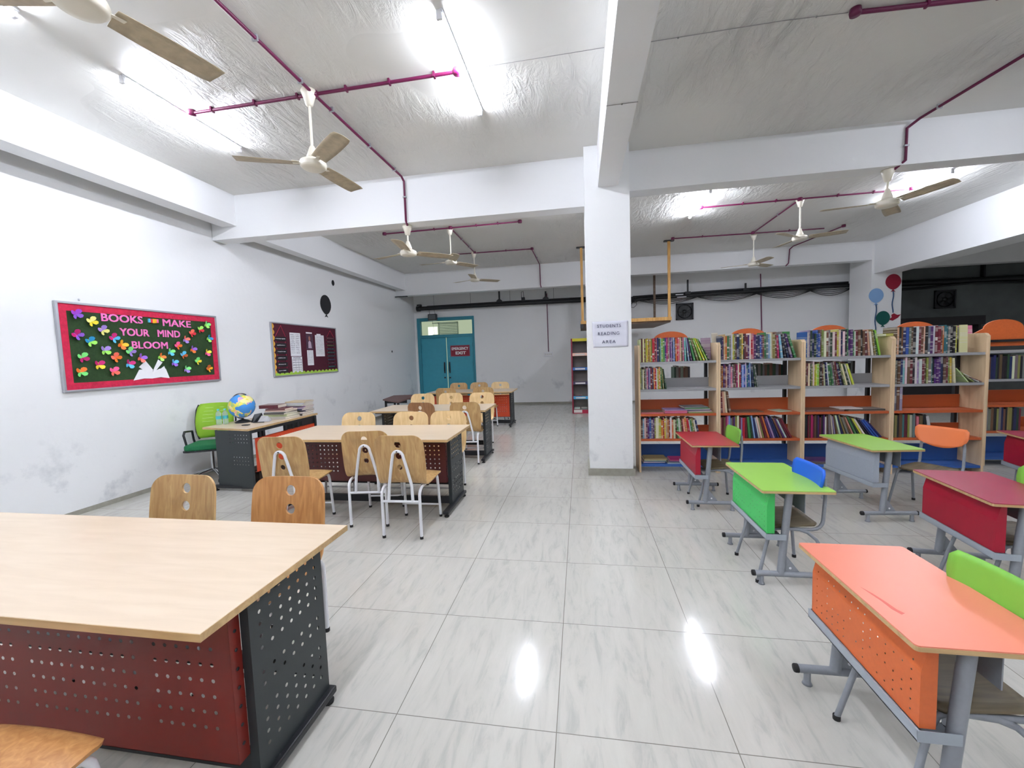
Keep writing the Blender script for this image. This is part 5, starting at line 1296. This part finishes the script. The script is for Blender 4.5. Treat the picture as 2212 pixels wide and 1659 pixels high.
b = MB(); b.lathe([(R_ * math.sin(PI * k / 24), -R_ * math.cos(PI * k / 24)) for k in range(25)], 0, 0, zc_, 40); b.build('globe_ball', gm, gl)
b = MB(); pts = [( -.166 * math.sin(a), .0, zc_ + .166 * math.cos(a)) for a in [math.radians(-25 + 200 * k / 24) for k in range(25)]]; 
for q in range(24):
    p_, p2 = Vector(pts[q]), Vector(pts[q + 1]); c0 = Vector((0, 0, zc_)); i1, i2 = c0 + (p_ - c0) * .955, c0 + (p2 - c0) * .955; w2 = Vector((0, .011, 0))
    b.add([p_ - w2, p_ + w2, p2 + w2, p2 - w2, i1 - w2, i1 + w2, i2 + w2, i2 - w2], [(0, 1, 2, 3), (4, 7, 6, 5), (0, 3, 7, 4), (1, 5, 6, 2), (0, 4, 5, 1), (3, 2, 6, 7)])
b.build('meridian_arm', M_BLACK, gl)
b = MB(); b.lathe([(0, 0), (.088, 0), (.092, .006), (.088, .012), (.075, .018), (.07, .024), (.05, .034), (.022, .044), (.012, .048), (.012, .056), (0, .056)], .0, 0, 0, 30); b.build('stand_base', M_BLACK, gl)
# bottles
btm = bpy.data.materials.new('clear_plastic'); btm.use_nodes = True; g = btm.node_tree.nodes['Principled BSDF']; g.inputs['Base Color'].default_value = (.85, .95, .98, 1); g.inputs['Transmission Weight'].default_value = .75; g.inputs['Roughness'].default_value = .12; g.inputs['IOR'].default_value = 1.2
def bottle(label, x, y):
    t = thing('water_bottle', label, 'bottle', (x, y, .75), 0, 'water bottles')
    b = MB(); b.lathe([(0, 0), (.027, 0), (.03, .006), (.028, .02), (.031, .03), (.028, .05), (.031, .06), (.0305, .115), (.028, .125), (.030, .135), (.022, .155), (.012, .168), (.012, .18)], 0, 0, 0, 20); b.build('bottle_body', btm, t)
    b = MB(); b.lathe([(.0315, .07), (.0315, .108)], 0, 0, 0, 20); b.build('bottle_label', mat('turquoise_label', (70, 186, 190), .5), t)
    b = MB(); b.lathe([(.013, .178), (.0145, .178), (.0145, .196), (0, .197)], 0, 0, 0, 16); b.build('bottle_cap', mat('turquoise_cap', (90, 196, 190), .4), t)
bottle('clear water bottle with turquoise label, left of two beside the globe', -4.50, 4.465); bottle('clear water bottle with turquoise label, right one, nearer the globe', -4.447, 4.51)
# books and registers on the desk
z = .751
for i, (cn, th, w_, d_) in enumerate((('white', .028, .34, .3), ('cream', .03, .33, .3), ('black', .02, .3, .28), ('white', .016, .3, .27), ('white', .016, .29, .27), ('maroon', .02, .27, .2))):
    flat_book(-4.22 + .01 * i, 4.86, z, w_, d_, th, .1 * (i % 2), cn, '%s register in the left pile on the librarian desk, %s' % (cn, ('lowest', 'second', 'third', 'fourth', 'fifth', 'topmost')[i])); z += th + .001
flat_book(-4.30, 4.90, z, .26, .22, .045, .15, 'maroon', 'dark maroon thick file on top of the left pile on the librarian desk')
z = .751
for i, (cn, th) in enumerate((('black', .025), ('white', .024), ('grey', .02), ('navy', .02), ('white', .02), ('lilac', .02), ('white', .018), ('white', .02), ('cream', .02))):
    flat_book(-4.14 + .012 * (i % 3), 5.17, z, .29, .24, th, .08 * (i % 3) - .05, cn, '%s book in the right pile on the librarian desk, number %s from the bottom' % (cn, ('one', 'two', 'three', 'four', 'five', 'six', 'seven', 'eight', 'nine')[i])); z += th + .001
def desk_item(name, label, cat, poly, z0_, h_, m, bevel=.003):
    b = MB(); b.prism(poly, (0, 0, z0_), (1, 0, 0), (0, 1, 0), (0, 0, h_)); return tag(b.build(name, m, bevel=bevel), label, cat)
desk_item('phone', 'small black phone lying at the front edge of the librarian desk', 'phone', rrect(-4.09, 4.36, -4.01, 4.42, .01), .751, .009, M_BLACK)
desk_item('pen', 'black pen beside the globe base on the librarian desk', 'pen', [(-4.10, 4.56), (-3.98, 4.60), (-3.982, 4.61), (-4.102, 4.572)], .751, .009, M_BLACK, 0)
b = MB(); b.add([(-4.09, 4.62, .752), (-3.95, 4.66, .752), (-3.98, 4.74, .752), (-4.10, 4.72, .752), (-4.06, 4.66, .83), (-4.0, 4.70, .82)], [(0, 1, 5, 4), (1, 2, 5), (2, 3, 4, 5), (3, 0, 4), (3, 2, 1, 0)]); tag(b.build('crumpled_cloth', mat('grey_cloth', (170, 170, 172), .8, bump=.4, bscale=30)), 'crumpled grey cloth between the globe and the piles on the desk', 'cloth')
b = MB(); b.add([(-4.17, 4.60, .752), (-4.12, 4.58, .752), (-4.11, 4.76, .752), (-4.17, 4.78, .752), (-4.145, 4.64, .85), (-4.12, 4.74, .855)], [(0, 1, 5, 4), (1, 2, 5), (2, 3, 4, 5), (3, 0, 4), (3, 2, 1, 0)]); tag(b.build('folded_case', M_BLACK), 'black folded case standing beside the globe on the librarian desk', 'case')

# office chair behind the desk
oc = thing('office_chair', 'lime green mesh office chair behind the librarian desk', 'chair', (-4.80, 4.62, 0), math.radians(25))
M_MESH = mat('lime_mesh', (132, 178, 34), .7, bump=.2, bscale=300); M_SEATG = mat('green_seat_fabric', (20, 110, 66), .8, bump=.2, bscale=300); M_CHR = mat('chrome', (200, 202, 206), .15, metal=1)
b = MB(); vs = []; fs = []          # local: chair faces -y
for j in range(11):
    v = j / 10; z_ = .53 + .45 * v; hw = .20 + .025 * math.sin(v * PI) - (.02 if v in (0, 1) else 0)
    for k in range(11):
        u = -1 + k / 5; vs.append((u * hw, .20 + .09 * v - .05 * math.sin(v * PI) * .6 - .05 * u * u, z_))
for j in range(10):
    for k in range(10): q = j * 11 + k; fs.append((q, q + 1, q + 12, q + 11))
b.add(vs, fs, 0, True); o = b.build('backrest', M_MESH, oc); sd = o.modifiers.new('thick', 'SOLIDIFY'); sd.thickness = .02
b = MB()
for v in (.48, .58, .68, .78, .88): 
    z_ = .53 + .45 * v; yb_ = .20 + .09 * v - .03 * math.sin(v * PI)
    b.tube([(-.15, yb_ - .042, z_), (0, yb_ - .014, z_), (.12, yb_ - .034, z_)], .003, 6)
b.build('stitched_line', mat('pale_lime_thread', (190, 220, 140), .7), o)
b = MB()
for s in (-1, 1): b.tube([(s * .19, .16, .52), (s * .228, .18, .62), (s * .235, .20, .75), (s * .225, .225, .9), (s * .20, .245, .97)], .012, 8)
b.build('back_frame', M_BLACK, oc)
b = MB(); b.prism(rrect(-.23, -.24, .23, .20, .07), (0, 0, .43), (1, 0, 0), (0, 1, 0), (0, 0, .07)); b.build('seat', M_SEATG, oc, bevel=.02)
b = MB(); b.prism(rrect(-.24, -.25, .24, .21, .07), (0, 0, .415), (1, 0, 0), (0, 1, 0), (0, 0, .02)); b.build('seat_pan', M_BLACK, oc)
for s in (-1, 1):
    b = MB(); b.tube([(s * .235, .15, .44), (s * .25, .14, .52), (s * .253, .12, .64), (s * .253, -.08, .66), (s * .25, -.12, .62), (s * .235, -.08, .44)], .014, 8); b.build('armrest', M_BLACK, oc)
b = MB(); b.lathe([(.025, .12), (.025, .43)], 0, 0, 0, 14); b.build('gas_lift', M_CHR, oc)
for k in range(5):
    a = k * 2 * PI / 5 + .3; b = MB(); b.tube([(0, 0, .13), (.14 * math.cos(a), .14 * math.sin(a), .115), (.27 * math.cos(a), .27 * math.sin(a), .075)], .022, 10, r1=.014); lg = b.build('base_leg', M_CHR, oc)
    b = MB(); b.lathe([(0, -.02), (.026, -.02), (.026, .02), (0, .02)], .27 * math.cos(a), .27 * math.sin(a), .026, 14, axis='x'); b.tube([(.27 * math.cos(a), .27 * math.sin(a), .03), (.27 * math.cos(a), .27 * math.sin(a), .08)], .006, 6); b.build('castor', M_RUBBER, lg)
